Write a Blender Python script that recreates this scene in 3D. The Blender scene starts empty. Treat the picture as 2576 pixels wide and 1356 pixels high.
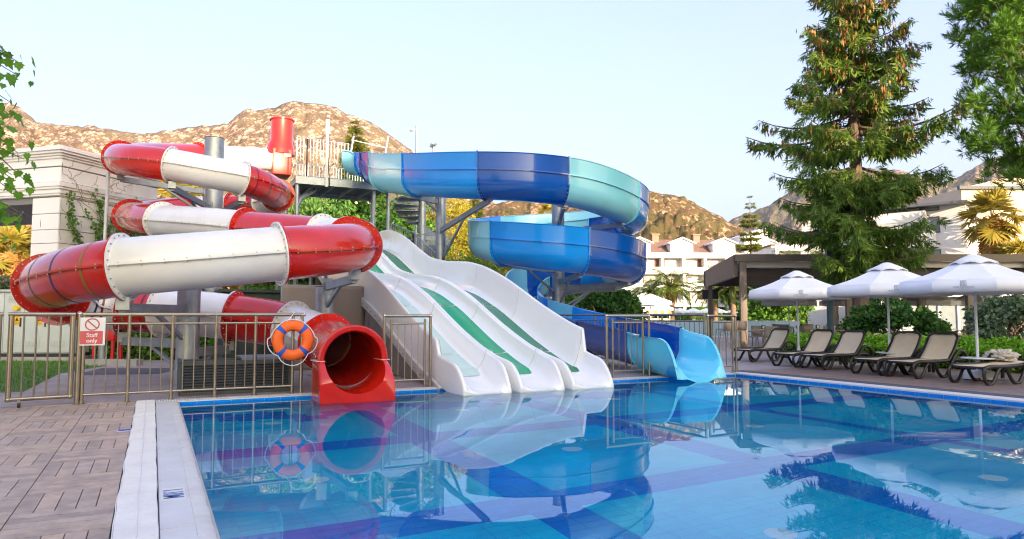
import bpy, math, random
import numpy as np
from mathutils import Vector, Matrix, noise as mnoise
R = math.radians
random.seed(7)
rng = np.random.default_rng(11)
SC = bpy.context.scene
COL = SC.collection

# ------------------------------------------------------------------ camera
W, H, F, CH = 2576., 1356., 1763., 1.3
YAW = R(27.07); PITCH = math.atan(118 / F)
cam = bpy.data.cameras.new('camera'); cam_o = bpy.data.objects.new('camera', cam); COL.objects.link(cam_o)
cam.sensor_width = 36; cam.lens = 36 * F / W; cam.clip_start = .05; cam.clip_end = 20000
cam_o.location = (0, 0, CH); cam_o.rotation_euler = (math.pi / 2 + PITCH, 0, -YAW)
SC.camera = cam_o

# ------------------------------------------------------------------ sky, sun, exposure
SUN_EL = R(11.0); SUN_AZ = YAW + R(180 - 27)       # compass style: clockwise from +Y, towards the sun
wd = bpy.data.worlds.new('World'); SC.world = wd; wd.use_nodes = True
wn = wd.node_tree; wn.nodes.clear()
sky = wn.nodes.new('ShaderNodeTexSky'); sky.sky_type = 'NISHITA'; sky.sun_disc = False
sky.sun_elevation = SUN_EL; sky.sun_rotation = SUN_AZ; sky.altitude = 50
sky.air_density = 1.0; sky.dust_density = 9.0; sky.ozone_density = 1.3
gmn = wn.nodes.new('ShaderNodeGamma'); gmn.inputs['Gamma'].default_value = .65
hs = wn.nodes.new('ShaderNodeHueSaturation'); hs.inputs['Saturation'].default_value = 1.3; hs.inputs['Hue'].default_value = .527
tn = wn.nodes.new('ShaderNodeMixRGB'); tn.blend_type = 'MULTIPLY'; tn.inputs[0].default_value = 1; tn.inputs[2].default_value = (.965, .955, 1.055, 1)   # camera white balance for the whole sky
bg = wn.nodes.new('ShaderNodeBackground'); bg.inputs['Strength'].default_value = .15
wo = wn.nodes.new('ShaderNodeOutputWorld')
wn.links.new(sky.outputs[0], gmn.inputs['Color']); wn.links.new(gmn.outputs[0], hs.inputs['Color']); wn.links.new(hs.outputs[0], tn.inputs[1]); wn.links.new(tn.outputs[0], bg.inputs[0]); wn.links.new(bg.outputs[0], wo.inputs[0])
sl = bpy.data.lights.new('sun', 'SUN'); sl.energy = 2.0; sl.angle = R(.5); sl.color = (1, .74, .51)
so = bpy.data.objects.new('sun', sl); COL.objects.link(so)
_sd = Vector((math.sin(SUN_AZ) * math.cos(SUN_EL), math.cos(SUN_AZ) * math.cos(SUN_EL), math.sin(SUN_EL)))
so.rotation_euler = _sd.to_track_quat('Z', 'Y').to_euler(); so.location = (0, 0, 60)
SC.view_settings.view_transform = 'Standard'; SC.view_settings.look = 'None'
SC.view_settings.exposure = 2.7; SC.view_settings.gamma = 1.0; SC.view_settings.use_curve_mapping = False
SC.render.engine = 'CYCLES'
SC.cycles.use_denoising = True; SC.cycles.filter_width = 1.15; SC.cycles.max_bounces = 10; SC.cycles.transparent_max_bounces = 12
SC.cycles.caustics_refractive = True; SC.cycles.caustics_reflective = False; SC.cycles.sample_clamp_indirect = 6

# ------------------------------------------------------------------ picture <-> place
_f = (math.sin(YAW) * math.cos(PITCH), math.cos(YAW) * math.cos(PITCH), math.sin(PITCH))
_r = (math.cos(YAW), -math.sin(YAW), 0.)
_u = (-math.sin(YAW) * math.sin(PITCH), -math.cos(YAW) * math.sin(PITCH), math.cos(PITCH))
def P(px, py, X=None, Y=None, Z=None, d=None):
    """direction of a photo point, met with a plane of the place or a known distance"""
    u = (px - W / 2) / F; v = -(py - H / 2) / F
    r = [_f[i] + u * _r[i] + v * _u[i] for i in range(3)]
    if X is not None: t = X / r[0]
    elif Y is not None: t = Y / r[1]
    elif Z is not None: t = (Z - CH) / r[2]
    else: t = d
    return Vector((r[0] * t, r[1] * t, CH + r[2] * t))
def CF(lat, dep, z=0.):
    """lateral / depth in metres along the view -> world"""
    return Vector((lat * math.cos(YAW) + dep * math.sin(YAW), -lat * math.sin(YAW) + dep * math.cos(YAW), z))
def AT(px, dep, z=0.):
    return CF((px - 1288.) / 1767. * dep, dep, z)
def pix(p):
    q = (p[0], p[1], p[2] - CH)
    z = sum(q[i] * _f[i] for i in range(3)); x = sum(q[i] * _r[i] for i in range(3)); y = sum(q[i] * _u[i] for i in range(3))
    return (W / 2 + F * x / z, H / 2 - F * y / z, z)

# ------------------------------------------------------------------ materials
MATS = {}
def _nt(name):
    m = bpy.data.materials.new(name); m.use_nodes = True
    n = m.node_tree; b = n.nodes['Principled BSDF']; return m, n, b
def _ramp(n, fac, stops):
    r = n.nodes.new('ShaderNodeValToRGB'); e = r.color_ramp.elements
    e[0].position, e[0].color = stops[0][0], (*stops[0][1], 1)
    e[1].position, e[1].color = stops[-1][0], (*stops[-1][1], 1)
    for p, c in stops[1:-1]:
        x = e.new(p); x.color = (*c, 1)
    n.links.new(fac, r.inputs[0]); return r
def _noise(n, scale, detail=4, rough=.55, vec=None, dist=0):
    t = n.nodes.new('ShaderNodeTexNoise'); t.inputs['Scale'].default_value = scale
    t.inputs['Detail'].default_value = detail; t.inputs['Roughness'].default_value = rough; t.inputs['Distortion'].default_value = dist
    if vec is not None: n.links.new(vec, t.inputs['Vector'])
    return t
def _pos(n, sc=None):
    g = n.nodes.new('ShaderNodeNewGeometry')
    if sc is None: return g.outputs['Position']
    m = n.nodes.new('ShaderNodeMapping'); m.inputs['Scale'].default_value = sc
    n.links.new(g.outputs['Position'], m.inputs[0]); return m.outputs[0]
def mat(name, col, rough=.5, metal=0., var=.12, vscale=2.5, bump=0., bscale=40., coat=0., spec=.5, stretch=None, dirt=0., emis=None, trans=0.):
    if name in MATS: return MATS[name]
    m, n, b = _nt(name)
    b.inputs['Roughness'].default_value = rough; b.inputs['Metallic'].default_value = metal
    b.inputs['Specular IOR Level'].default_value = spec
    if coat: b.inputs['Coat Weight'].default_value = coat; b.inputs['Coat Roughness'].default_value = .06
    p = _pos(n, stretch)
    t = _noise(n, vscale, 5, .6, p)
    lo = tuple(max(0, c * (1 - var)) for c in col); hi = tuple(min(1, c * (1 + var)) for c in col)
    r = _ramp(n, t.outputs['Fac'], [(.3, lo), (.7, hi)])
    out = r.outputs[0]
    if dirt:
        t2 = _noise(n, vscale * .55, 8, .7, p, .6)
        r2 = _ramp(n, t2.outputs['Fac'], [(.52, (0, 0, 0)), (.72, (1, 1, 1))])
        mx = n.nodes.new('ShaderNodeMixRGB'); mx.blend_type = 'MULTIPLY'
        mu = n.nodes.new('ShaderNodeMath'); mu.operation = 'MULTIPLY'; mu.inputs[1].default_value = dirt
        n.links.new(r2.outputs[0], mu.inputs[0]); n.links.new(mu.outputs[0], mx.inputs[0])
        n.links.new(out, mx.inputs[1]); mx.inputs[2].default_value = (.42, .36, .28, 1); out = mx.outputs[0]
    n.links.new(out, b.inputs['Base Color'])
    rr = n.nodes.new('ShaderNodeMapRange'); rr.inputs['To Min'].default_value = max(.02, rough * .8); rr.inputs['To Max'].default_value = min(1, rough * 1.25)
    n.links.new(t.outputs['Fac'], rr.inputs['Value']); n.links.new(rr.outputs[0], b.inputs['Roughness'])
    if bump:
        bt = _noise(n, bscale, 4, .6, p); bn = n.nodes.new('ShaderNodeBump')
        bn.inputs['Strength'].default_value = bump; bn.inputs['Distance'].default_value = .02
        n.links.new(bt.outputs['Fac'], bn.inputs['Height']); n.links.new(bn.outputs[0], b.inputs['Normal'])
    if emis: b.inputs['Emission Color'].default_value = (*emis[0], 1); b.inputs['Emission Strength'].default_value = emis[1]
    if trans: b.inputs['Transmission Weight'].default_value = trans
    MATS[name] = m; return m
def leafmat(name, c1, c2, c3=None, tr=.35, rough=.5):
    if name in MATS: return MATS[name]
    m, n, b = _nt(name)
    g = n.nodes.new('ShaderNodeNewGeometry')
    t = _noise(n, .9, 3, .6, g.outputs['Position'])
    ad = n.nodes.new('ShaderNodeMath'); ad.operation = 'MULTIPLY_ADD'; ad.inputs[1].default_value = .55
    sb = n.nodes.new('ShaderNodeMath'); sb.operation = 'MULTIPLY'; sb.inputs[1].default_value = .45
    n.links.new(t.outputs['Fac'], sb.inputs[0])
    n.links.new(g.outputs['Random Per Island'], ad.inputs[0]); n.links.new(sb.outputs[0], ad.inputs[2])
    st = [(.15, c1), (.6, c2)]
    if c3: st = [(.12, c1), (.5, c2), (.88, c3)]
    r = _ramp(n, ad.outputs[0], st)
    n.links.new(r.outputs[0], b.inputs['Base Color']); b.inputs['Roughness'].default_value = rough; b.inputs['Specular IOR Level'].default_value = .3
    tl = n.nodes.new('ShaderNodeBsdfTranslucent'); n.links.new(r.outputs[0], tl.inputs[0])
    mx = n.nodes.new('ShaderNodeMixShader'); mx.inputs[0].default_value = tr
    o = n.nodes['Material Output']
    n.links.new(b.outputs[0], mx.inputs[1]); n.links.new(tl.outputs[0], mx.inputs[2]); n.links.new(mx.outputs[0], o.inputs['Surface'])
    MATS[name] = m; return m

# ------------------------------------------------------------------ mesh building
def tag(o, label=None, cat=None, group=None, kind=None):
    if label: o['label'] = label
    if cat: o['category'] = cat
    if group: o['group'] = group
    if kind: o['kind'] = kind
    return o
def link(name, me, m=None, parent=None):
    o = bpy.data.objects.new(name, me); COL.objects.link(o)
    if m is not None and me is not None and len(me.materials) == 0: me.materials.append(m)
    if parent is not None:
        o.parent = parent; o.matrix_parent_inverse = parent_inv(parent)
    return o
def parent_inv(p):
    """parts are built in the place's own coordinates, under a thing that may stand anywhere"""
    if p.parent is None: return (Matrix.Translation(p.location) @ p.rotation_euler.to_matrix().to_4x4()).inverted()
    return Matrix.Identity(4)
def empty(name, loc=(0, 0, 0), label=None, cat=None, group=None, rz=0.):
    o = bpy.data.objects.new(name, None); COL.objects.link(o); o.location = loc; o.rotation_euler = (0, 0, rz)
    o.empty_display_size = .2
    return tag(o, label, cat, group)
def copy_tree(o, parent=None, loc=None, rz=None, label=None, group=None):
    c = o.copy(); COL.objects.link(c)
    if parent is not None: c.parent = parent
    for ch in list(o.children): copy_tree(ch, c)
    if loc is not None: c.location = loc
    if rz is not None: c.rotation_euler = (0, 0, rz)
    if label: c['label'] = label
    if group: c['group'] = group
    return c
class MB:
    def __init__(s): s.v = []; s.f = []
    def add(s, vs, fs):
        k = len(s.v); s.v += [tuple(p) for p in vs]; s.f += [tuple(i + k for i in q) for q in fs]; return s
    def box(s, x0, x1, y0, y1, z0, z1):
        return s.add([(x0, y0, z0), (x1, y0, z0), (x1, y1, z0), (x0, y1, z0), (x0, y0, z1), (x1, y0, z1), (x1, y1, z1), (x0, y1, z1)],
                     [(0, 3, 2, 1), (4, 5, 6, 7), (0, 1, 5, 4), (1, 2, 6, 5), (2, 3, 7, 6), (3, 0, 4, 7)])
    def bar(s, a, b, w, h, up=(0, 0, 1)):
        a = Vector(a); b = Vector(b); d = (b - a).normalized(); up = Vector(up)
        if abs(d.dot(up)) > .98: up = Vector((0, 1, 0))
        x = d.cross(up).normalized() * (w / 2); y = x.cross(d).normalized() * (h / 2)
        return s.add([a - x - y, a + x - y, a + x + y, a - x + y, b - x - y, b + x - y, b + x + y, b - x + y],
                     [(0, 3, 2, 1), (4, 5, 6, 7), (0, 1, 5, 4), (1, 2, 6, 5), (2, 3, 7, 6), (3, 0, 4, 7)])
    def tube(s, pts, r, n=8, caps=True, closed=False):
        pts = [Vector(p) for p in pts]; m = len(pts); rs = r if isinstance(r, (list, tuple)) else [r] * m
        prev = None; rings = []
        for i, p in enumerate(pts):
            if closed: d = pts[(i + 1) % m] - pts[i - 1]
            else: d = pts[min(i + 1, m - 1)] - pts[max(i - 1, 0)]
            d.normalize()
            if prev is None:
                up = Vector((0, 0, 1)) if abs(d.z) < .95 else Vector((0, 1, 0))
                x = d.cross(up).normalized()
            else:
                x = (prev - d * prev.dot(d)).normalized()
            prev = x; y = d.cross(x)
            rings.append([p + (x * math.cos(2 * math.pi * k / n) + y * math.sin(2 * math.pi * k / n)) * rs[i] for k in range(n)])
        vs = [q for ring in rings for q in ring]; fs = []
        for i in range(m if closed else m - 1):
            j = (i + 1) % m
            for k in range(n):
                fs.append((i * n + k, i * n + (k + 1) % n, j * n + (k + 1) % n, j * n + k))
        if caps and not closed:
            fs.append(tuple(reversed(range(n)))); fs.append(tuple(range((m - 1) * n, m * n)))
        return s.add(vs, fs)
    def cyl(s, a, b, r0, r1=None, n=12, caps=True):
        return s.tube([a, b], [r0, r0 if r1 is None else r1], n, caps)
    def lathe(s, prof, n=24, c=(0, 0, 0)):
        m = len(prof); vs = []; fs = []
        for (r, z) in prof:
            for k in range(n):
                a = 2 * math.pi * k / n; vs.append((c[0] + r * math.cos(a), c[1] + r * math.sin(a), c[2] + z))
        for i in range(m - 1):
            for k in range(n): fs.append((i * n + k, i * n + (k + 1) % n, (i + 1) * n + (k + 1) % n, (i + 1) * n + k))
        return s.add(vs, fs)
    def prism(s, poly, axis, a, b):
        """poly in the plane of the two other axes, pushed along axis from a to b"""
        n = len(poly); vs = []
        for t in (a, b):
            for (p, q) in poly: vs.append({'x': (t, p, q), 'y': (p, t, q), 'z': (p, q, t)}[axis])
        fs = [tuple(range(n)), tuple(reversed(range(n, 2 * n)))] + [(k, n + k, n + (k + 1) % n, (k + 1) % n) for k in range(n)]
        return s.add(vs, fs)
    def grid(s, rows, closed=False):
        m = len(rows); n = len(rows[0]); vs = [q for r in rows for q in r]; fs = []
        for i in range(m - 1):
            for k in range(n if closed else n - 1):
                fs.append((i * n + k, i * n + (k + 1) % n, (i + 1) * n + (k + 1) % n, (i + 1) * n + k))
        return s.add(vs, fs)
    def xf(s, M):
        s.v = [tuple(M @ Vector(p)) for p in s.v]; return s
    def mesh(s, name, smooth=False, ang=38):
        me = bpy.data.meshes.new(name); me.from_pydata(s.v, [], s.f); me.update()
        if smooth:
            me.shade_smooth(); me.set_sharp_from_angle(angle=R(ang))
        return me
    def build(s, name, m, parent=None, smooth=False, bevel=0., ang=38, solid=0.):
        import bmesh
        me = s.mesh(name)
        bm = bmesh.new(); bm.from_mesh(me); bmesh.ops.recalc_face_normals(bm, faces=bm.faces)
        if bevel: bmesh.ops.bevel(bm, geom=[e for e in bm.edges if e.calc_face_angle(0) > .6], offset=bevel, segments=2, affect='EDGES', profile=.6)
        bm.to_mesh(me); bm.free()
        if smooth or bevel: me.shade_smooth(); me.set_sharp_from_angle(angle=R(ang))
        o = link(name, me, m, parent)
        if solid:
            md = o.modifiers.new('thickness', 'SOLIDIFY'); md.thickness = solid; md.offset = 0
        return o
def np_mesh(name, verts, faces, m, parent=None, smooth=False):
    """verts (N,3), faces (M,k) with k = 3 or 4"""
    me = bpy.data.meshes.new(name); verts = np.asarray(verts, np.float32); faces = np.asarray(faces, np.int32)
    me.vertices.add(len(verts)); me.vertices.foreach_set('co', verts.ravel())
    k = faces.shape[1]; me.loops.add(faces.size); me.loops.foreach_set('vertex_index', faces.ravel())
    me.polygons.add(len(faces)); me.polygons.foreach_set('loop_start', np.arange(0, faces.size, k, dtype=np.int32))
    me.update(calc_edges=True)
    if smooth: me.shade_smooth()
    return link(name, me, m, parent)
def spline(pts, per=8):
    """Catmull-Rom through pts; returns points and the running index"""
    p = [Vector(q) for q in pts]; p = [p[0] * 2 - p[1]] + p + [p[-1] * 2 - p[-2]]
    out = []; idx = []
    for i in range(1, len(p) - 2):
        for k in range(per):
            t = k / per; a, b, c, d = p[i - 1], p[i], p[i + 1], p[i + 2]
            out.append(.5 * ((2 * b) + (c - a) * t + (2 * a - 5 * b + 4 * c - d) * t * t + (3 * b - a - 3 * c + d) * t ** 3)); idx.append(i - 1 + t)
    out.append(p[-2]); idx.append(len(pts) - 1.)
    return out, idx
class Path:
    def __init__(s, pts, per=12, smooth=2):
        s.p, s.i = spline(pts, per)
        for _ in range(smooth * per):
            q = s.p[:]
            for k in range(1, len(q) - 1): s.p[k] = q[k] * .5 + (q[k - 1] + q[k + 1]) * .25
    def at(s, t):
        k = min(max(np.searchsorted(s.i, t) - 1, 0), len(s.p) - 2); a = (t - s.i[k]) / (s.i[k + 1] - s.i[k])
        p = s.p[k].lerp(s.p[k + 1], a); k0 = max(k - 1, 0); k1 = min(k + 2, len(s.p) - 1)
        d0 = (s.p[k + 1] - s.p[k0]).normalized(); d1 = (s.p[k1] - s.p[k]).normalized()
        d = d0.lerp(d1, a).normalized(); side = d.cross(Vector((0, 0, 1))).normalized(); up = side.cross(d).normalized()
        return p, d, side, up
def text_mesh(txt, size, name, m, parent, mw, ext=.001, align='CENTER', bold=0.):
    c = bpy.data.curves.new('t', 'FONT'); c.body = txt; c.size = size; c.align_x = align; c.align_y = 'CENTER'; c.extrude = ext; c.offset = bold
    t = bpy.data.objects.new('t', c); COL.objects.link(t)
    bpy.context.view_layer.update()
    me = bpy.data.meshes.new_from_object(t.evaluated_get(bpy.context.evaluated_depsgraph_get()))
    bpy.data.objects.remove(t); me.transform(mw)
    me.materials.clear()
    return link(name, me, m, parent)
# ================================================================== the setting
WX0, WX1, WY1, WY0, WZ = .40, 11.92, 12.07, -6.0, -.055      # water rectangle, water level
POOLB = -1.15

def brickmat(name, c1, c2, mortar, sx, sy, msize=.02, off=.5, rough=.6, bump=.3, rotz=0., var=.25):
    m, n, b = _nt(name)
    g = n.nodes.new('ShaderNodeNewGeometry'); mp = n.nodes.new('ShaderNodeMapping'); mp.inputs['Rotation'].default_value = (0, 0, rotz)
    n.links.new(g.outputs['Position'], mp.inputs[0])
    k = n.nodes.new('ShaderNodeTexBrick'); k.offset = off; k.inputs['Scale'].default_value = 1
    k.inputs['Brick Width'].default_value = sx; k.inputs['Row Height'].default_value = sy; k.inputs['Mortar Size'].default_value = msize
    k.inputs['Color1'].default_value = (*c1, 1); k.inputs['Color2'].default_value = (*c2, 1); k.inputs['Mortar'].default_value = (*mortar, 1)
    n.links.new(mp.outputs[0], k.inputs['Vector'])
    t = _noise(n, 1.3, 6, .65, mp.outputs[0]); mx = n.nodes.new('ShaderNodeMixRGB'); mx.blend_type = 'MULTIPLY'; mx.inputs[0].default_value = 1
    r = _ramp(n, t.outputs['Fac'], [(.3, (1 - var,) * 3), (.7, (1 + var * .4,) * 3)])
    n.links.new(k.outputs['Color'], mx.inputs[1]); n.links.new(r.outputs[0], mx.inputs[2]); n.links.new(mx.outputs[0], b.inputs['Base Color'])
    b.inputs['Roughness'].default_value = rough
    bn = n.nodes.new('ShaderNodeBump'); bn.inputs['Strength'].default_value = bump; bn.inputs['Distance'].default_value = .01; bn.invert = True
    n.links.new(k.outputs['Fac'], bn.inputs['Height']); n.links.new(bn.outputs[0], b.inputs['Normal'])
    MATS[name] = m; return m

# ground sheet with the pool cut out of it
GX0, GX1, GY0, GY1 = -9000, 9000, -1500, 9000
gm = mat('dry ground', (.16, .15, .09), .9, var=.35, vscale=.02)
g = MB()
PX0, PX1, PY1, PY0 = -.20, 12.15, 12.33, -6.2
for (a, b, c, d) in ((GX0, PX0, GY0, GY1), (PX1, GX1, GY0, GY1), (PX0, PX1, PY1, GY1), (PX0, PX1, GY0, PY0)):
    g.add([(a, c, -.06), (b, c, -.06), (b, d, -.06), (a, d, -.06)], [(0, 1, 2, 3)])
tag(g.build('ground', gm), kind='structure')

paver = brickmat('grey brown pavers', (.36, .30, .285), (.43, .36, .34), (.24, .205, .19), .6, .12, .008, .5, .55, .3, 0)
pv = MB()
for (a, b, c, d) in ((-26, 12.3, 12.33, 40), (12.3, 40, 12.6, 48)):
    pv.box(a, b, c, d, -.2, 0)
tag(pv.build('slide_yard_pavement', paver), kind='structure')
deckm2 = brickmat('brown deck boards', (.22, .155, .13), (.30, .215, .18), (.09, .07, .06), 1.8, .12, .008, .5, .5, .4, 0)
dk = MB(); dk.box(12.66, 60, -6, 12.58, -.2, -.004)
tag(dk.build('sun_terrace', deckm2), kind='structure')

# grass verge by the electrical cabinet
gA = [P(-260, 1000, Z=0), P(60, 985, Z=0), P(150, 940, Z=0), P(300, 915, Z=0), P(440, 893, Z=0), P(440, 878, Z=0), P(300, 882, Z=0), P(150, 898, Z=0), P(-260, 915, Z=0)]
gb = MB(); gb.add([(p.x, p.y, .004) for p in gA], [tuple(range(len(gA)))])
lawn = tag(gb.build('lawn', mat('turf soil', (.09, .16, .03), .9, var=.3, vscale=6)), kind='structure')
def in_poly(x, y, poly):
    c = False; n = len(poly)
    for i in range(n):
        a, b = poly[i], poly[i - 1]
        if (a.y > y) != (b.y > y) and x < (b.x - a.x) * (y - a.y) / (b.y - a.y) + a.x: c = not c
    return c
V = []; Fc = []
xs = [p.x for p in gA]; ys = [p.y for p in gA]
while len(Fc) < 14000:
    x = random.uniform(min(xs), max(xs)); y = random.uniform(min(ys), max(ys))
    if not in_poly(x, y, gA): continue
    a = random.uniform(0, 6.3); h = random.uniform(.035, .085); w = .008; k = len(V)
    V += [(x - w * math.cos(a), y - w * math.sin(a), 0), (x + w * math.cos(a), y + w * math.sin(a), 0), (x + random.gauss(0, .025), y + random.gauss(0, .025), h)]
    Fc.append((k, k + 1, k + 2))
go = np_mesh('grass', V, Fc, leafmat('grass blades', (.05, .14, .012), (.10, .24, .02), (.16, .30, .03), .3))
tag(go, 'bright green mown grass verge in front of the grey cabinet', 'grass', kind='stuff')

# ------------------------------------------------------------------ wood-look deck tiles: 60 cm squares of five boards, basket-weave
bm_c = [(.43, .325, .25), (.39, .30, .235), (.46, .345, .26), (.41, .325, .265), (.36, .275, .22)]
boardm = []
for i, c in enumerate(bm_c):
    m = mat('deck board %d' % i, c, .6, var=.24, vscale=7, stretch=(1, 1, 1), bump=.2, bscale=60, dirt=.25)
    boardm.append(m)
deck = tag(MB().box(-30, -.19, -6, 12.60, -.2, -.014).build('pool_deck', mat('deck joint', (.10, .085, .08), .8)), kind='structure')
pl = []
for ix in range(0, 48):
    x1 = -.19 - .6 * ix; x0 = x1 - .6
    for iy in range(0, 30):
        y0 = 12.27 - .6 * (iy + 1); y1 = y0 + .6
        c = pix((max(x0, -2.6) + .3, max(y0, 3.2) + .3, 0))
        for k in range(5):
            if (ix + iy) % 2 == 0: r = (x0 + .12 * k, x0 + .12 * k + .12, y0, y1)
            else: r = (x0, x1, y0 + .12 * k, y0 + .12 * k + .12)
            q = pix(((r[0] + r[1]) / 2, (r[2] + r[3]) / 2, 0))
            vis = q[2] > 1 and -40 < q[0] < 700 and q[1] < 1400
            pl.append((0 if vis else 1, q[2] if q[2] > 0 else 99, r))
pl.sort(key=lambda t: (t[0], t[1]))
me_y = [MB().box(-.0565, .0565, -.2955, .2955, -.013, 0).mesh('board') for _ in boardm]
me_x = [MB().box(-.2955, .2955, -.0565, .0565, -.013, 0).mesh('board') for _ in boardm]
for a, m in zip(me_y, boardm): a.materials.append(m)
for a, m in zip(me_x, boardm): a.materials.append(m)
rest = [MB() for _ in boardm]
for i, (v, dd, r) in enumerate(pl):
    j = random.randrange(5); z = random.uniform(-.0015, 0)
    if i < 300:
        o = link('board', (me_y if r[1] - r[0] < .3 else me_x)[j], None, deck); o.location = ((r[0] + r[1]) / 2, (r[2] + r[3]) / 2, z)
    else: rest[j].box(r[0] + .0035, r[1] - .0035, r[2] + .0045, r[3] - .0045, -.013, z)
for j in range(5): tag(rest[j].build('boards_beyond', boardm[j], deck), kind='stuff')
# strip of deck between grate and fence foot, in front of the pool
tag(MB().box(-.19, 12.3, 12.335, 12.6, -.12, -.006).build('pool_end_kerb', mat('pale kerb stone', (.42, .41, .40), .6, bump=.1)), kind='structure')

# ------------------------------------------------------------------ pool
def tilecol(name, c, rough=.25):
    return mat(name, c, rough, var=.16, vscale=1.1, spec=.5)
T_L = tilecol('light blue pool tile', (.0, .60, 1.0)); T_L2 = tilecol('light blue pool tile, second batch', (.0, .64, 1.0)); T_D = tilecol('dark blue pool tile', (.0, .23, .76)); T_D2 = tilecol('dark blue pool tile, second batch', (.0, .26, .80))
grout = mat('pool grout', (.16, .5, .85), .8, var=.1)
pool = MB()
pool.box(WX0 - .2, WX1 + .2, PY0, WY1 + .2, POOLB - .3, POOLB - .006)
pfloor = tag(pool.build('pool_floor', grout), kind='structure')
def bandY(y): return any(abs(y - c) < .25 for c in (-.43, 2.6, 5.63, 8.64))
def bandX(x): return any(abs(x - c) < .19 for c in (3.17, 5.88, 8.80))
def dark(x, y):
    if bandX(x) or bandY(y): return True
    s = 10.9 + .28 * math.sin(x * 2.3) + .22 * (int(math.floor(x * 2.0)) % 2)      # castellated band towards the end wall
    if s < y < s + .75 and not (int(math.floor(x / .75)) % 4 == 3 and y > s + .4): return True
    return False
TX, TY = .25, .125
tl = []
nx = int((WX1 - WX0) / TX); ny = int((WY1 - PY0) / TY)
tl = []
for i in range(nx + 1):
    for j in range(ny + 1):
        x0 = WX0 + i * TX; y1 = WY1 - j * TY; x1 = min(x0 + TX, WX1); y0 = y1 - TY
        if x1 - x0 < .05 or y0 < PY0: continue
        cx, cy = (x0 + x1) / 2, (y0 + y1) / 2
        q = pix((cx, cy, -.5)); vis = q[2] > .5 and -50 < q[0] < 2650 and q[1] < 1420
        tl.append((0 if vis and x1 - x0 > TX - .01 else 1, q[2] if q[2] > 0 else 99, x0, x1, y0, y1, dark(cx, cy)))
tl.sort(key=lambda t: (t[0], t[1]))
tm = [MB().box(-TX / 2 + .002, TX / 2 - .002, -TY / 2 + .002, TY / 2 - .002, -.006, 0).mesh('pool_tile') for _ in range(4)]
for a, m in zip(tm, (T_L, T_L2, T_D, T_D2)): a.materials.append(m)
trest = [MB() for _ in range(4)]
for i, (v, dd, x0, x1, y0, y1, dk_) in enumerate(tl):
    j = (2 if dk_ else 0) + (random.random() < .35)
    if i < 300:
        o = link('pool_tile', tm[j], None, pfloor); o.location = ((x0 + x1) / 2, (y0 + y1) / 2, POOLB)
    else:
        trest[j].add([(x0 + .002, y0 + .002, POOLB), (x1 - .002, y0 + .002, POOLB), (x1 - .002, y1 - .002, POOLB), (x0 + .002, y1 - .002, POOLB)], [(0, 1, 2, 3)])
for j, m in enumerate((T_L, T_L2, T_D, T_D2)): tag(trest[j].build('pool_tiles_beyond', m, pfloor), kind='stuff')
# walls: rows of tiles down to the floor, dark row at the water line
pw = MB()
pw.box(WX0 - .2, WX0 - .008, PY0, WY1 + .2, POOLB, -.05); pw.box(WX1 + .008, WX1 + .2, PY0, WY1 + .2, POOLB, -.05); pw.box(WX0 - .008, WX1 + .008, WY1 + .008, WY1 + .2, POOLB, -.05)
pwall = tag(pw.build('pool_wall', grout), kind='structure')
w1 = MB(); w2 = MB(); w3 = MB()
for k in range(9):
    z1 = -.02 - .125 * k if k else -.02; z0 = max(z1 - .123, POOLB)
    L = w2 if k < 1 else (w1 if k % 3 else w3)
    y = WY1
    while y > PY0 + .3:
        for X, s in ((WX0, 1), (WX1, -1)):
            L.add([(X, y - .002, z0), (X, y - .248, z0), (X, y - .248, z1), (X, y - .002, z1)], [(0, 1, 2, 3)])
        y -= .25
    x = WX0
    while x < WX1 - .05:
        x1 = min(x + .248, WX1)
        L.add([(x + .002, WY1, z0), (x1, WY1, z0), (x1, WY1, z1), (x + .002, WY1, z1)], [(0, 1, 2, 3)]); x += .25
for L, m in ((w1, T_L), (w2, T_D), (w3, T_D2)): tag(L.build('wall_tiles', m, pwall), kind='stuff')
# floor inlets
for (x, y) in ((1.49, 7.17), (4.5, 7.23), (7.55, 7.3), (4.38, 4.0), (7.38, 4.08), (1.58, 10.63), (4.5, 10.6), (7.5, 10.6), (1.5, 4.0), (10.5, 7.3), (10.5, 4.1)):
    o = MB().lathe([(0, .012), (.03, .012), (.03, .018), (.05, .018), (.05, .012), (.11, .010), (.125, .001)], 24, (x, y, POOLB)).build('floor_inlet', mat('white inlet plastic', (.55, .80, .95), .4), pfloor, True)
# water
m, n, b = _nt('pool water'); n.nodes.remove(b)
lw = n.nodes.new('ShaderNodeFresnel'); lw.inputs[0].default_value = 1.333
gl = n.nodes.new('ShaderNodeBsdfGlossy'); gl.inputs['Roughness'].default_value = .0; gl.inputs['Color'].default_value = (.84, .94, 1, 1)
rf = n.nodes.new('ShaderNodeBsdfRefraction'); rf.inputs['IOR'].default_value = 1.333; rf.inputs['Roughness'].default_value = .0; rf.inputs['Color'].default_value = (.88, .99, 1, 1)
mx = n.nodes.new('ShaderNodeMixShader'); wp = _pos(n, (1, 1, 1))
nz = _noise(n, 1.1, 2, .5, wp, .3); nz2 = _noise(n, .16, 3, .6, wp)
mk = _ramp(n, nz2.outputs['Fac'], [(.48, (.02,) * 3), (.68, (.8,) * 3)])
mu = n.nodes.new('ShaderNodeMath'); mu.operation = 'MULTIPLY'; n.links.new(nz.outputs['Fac'], mu.inputs[0]); n.links.new(mk.outputs[0], mu.inputs[1])
bn = n.nodes.new('ShaderNodeBump'); bn.inputs['Strength'].default_value = .035; bn.inputs['Distance'].default_value = .12; n.links.new(mu.outputs[0], bn.inputs['Height'])
for q in (gl, rf): n.links.new(bn.outputs[0], q.inputs['Normal'])
n.links.new(bn.outputs[0], lw.inputs['Normal'])
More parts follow.
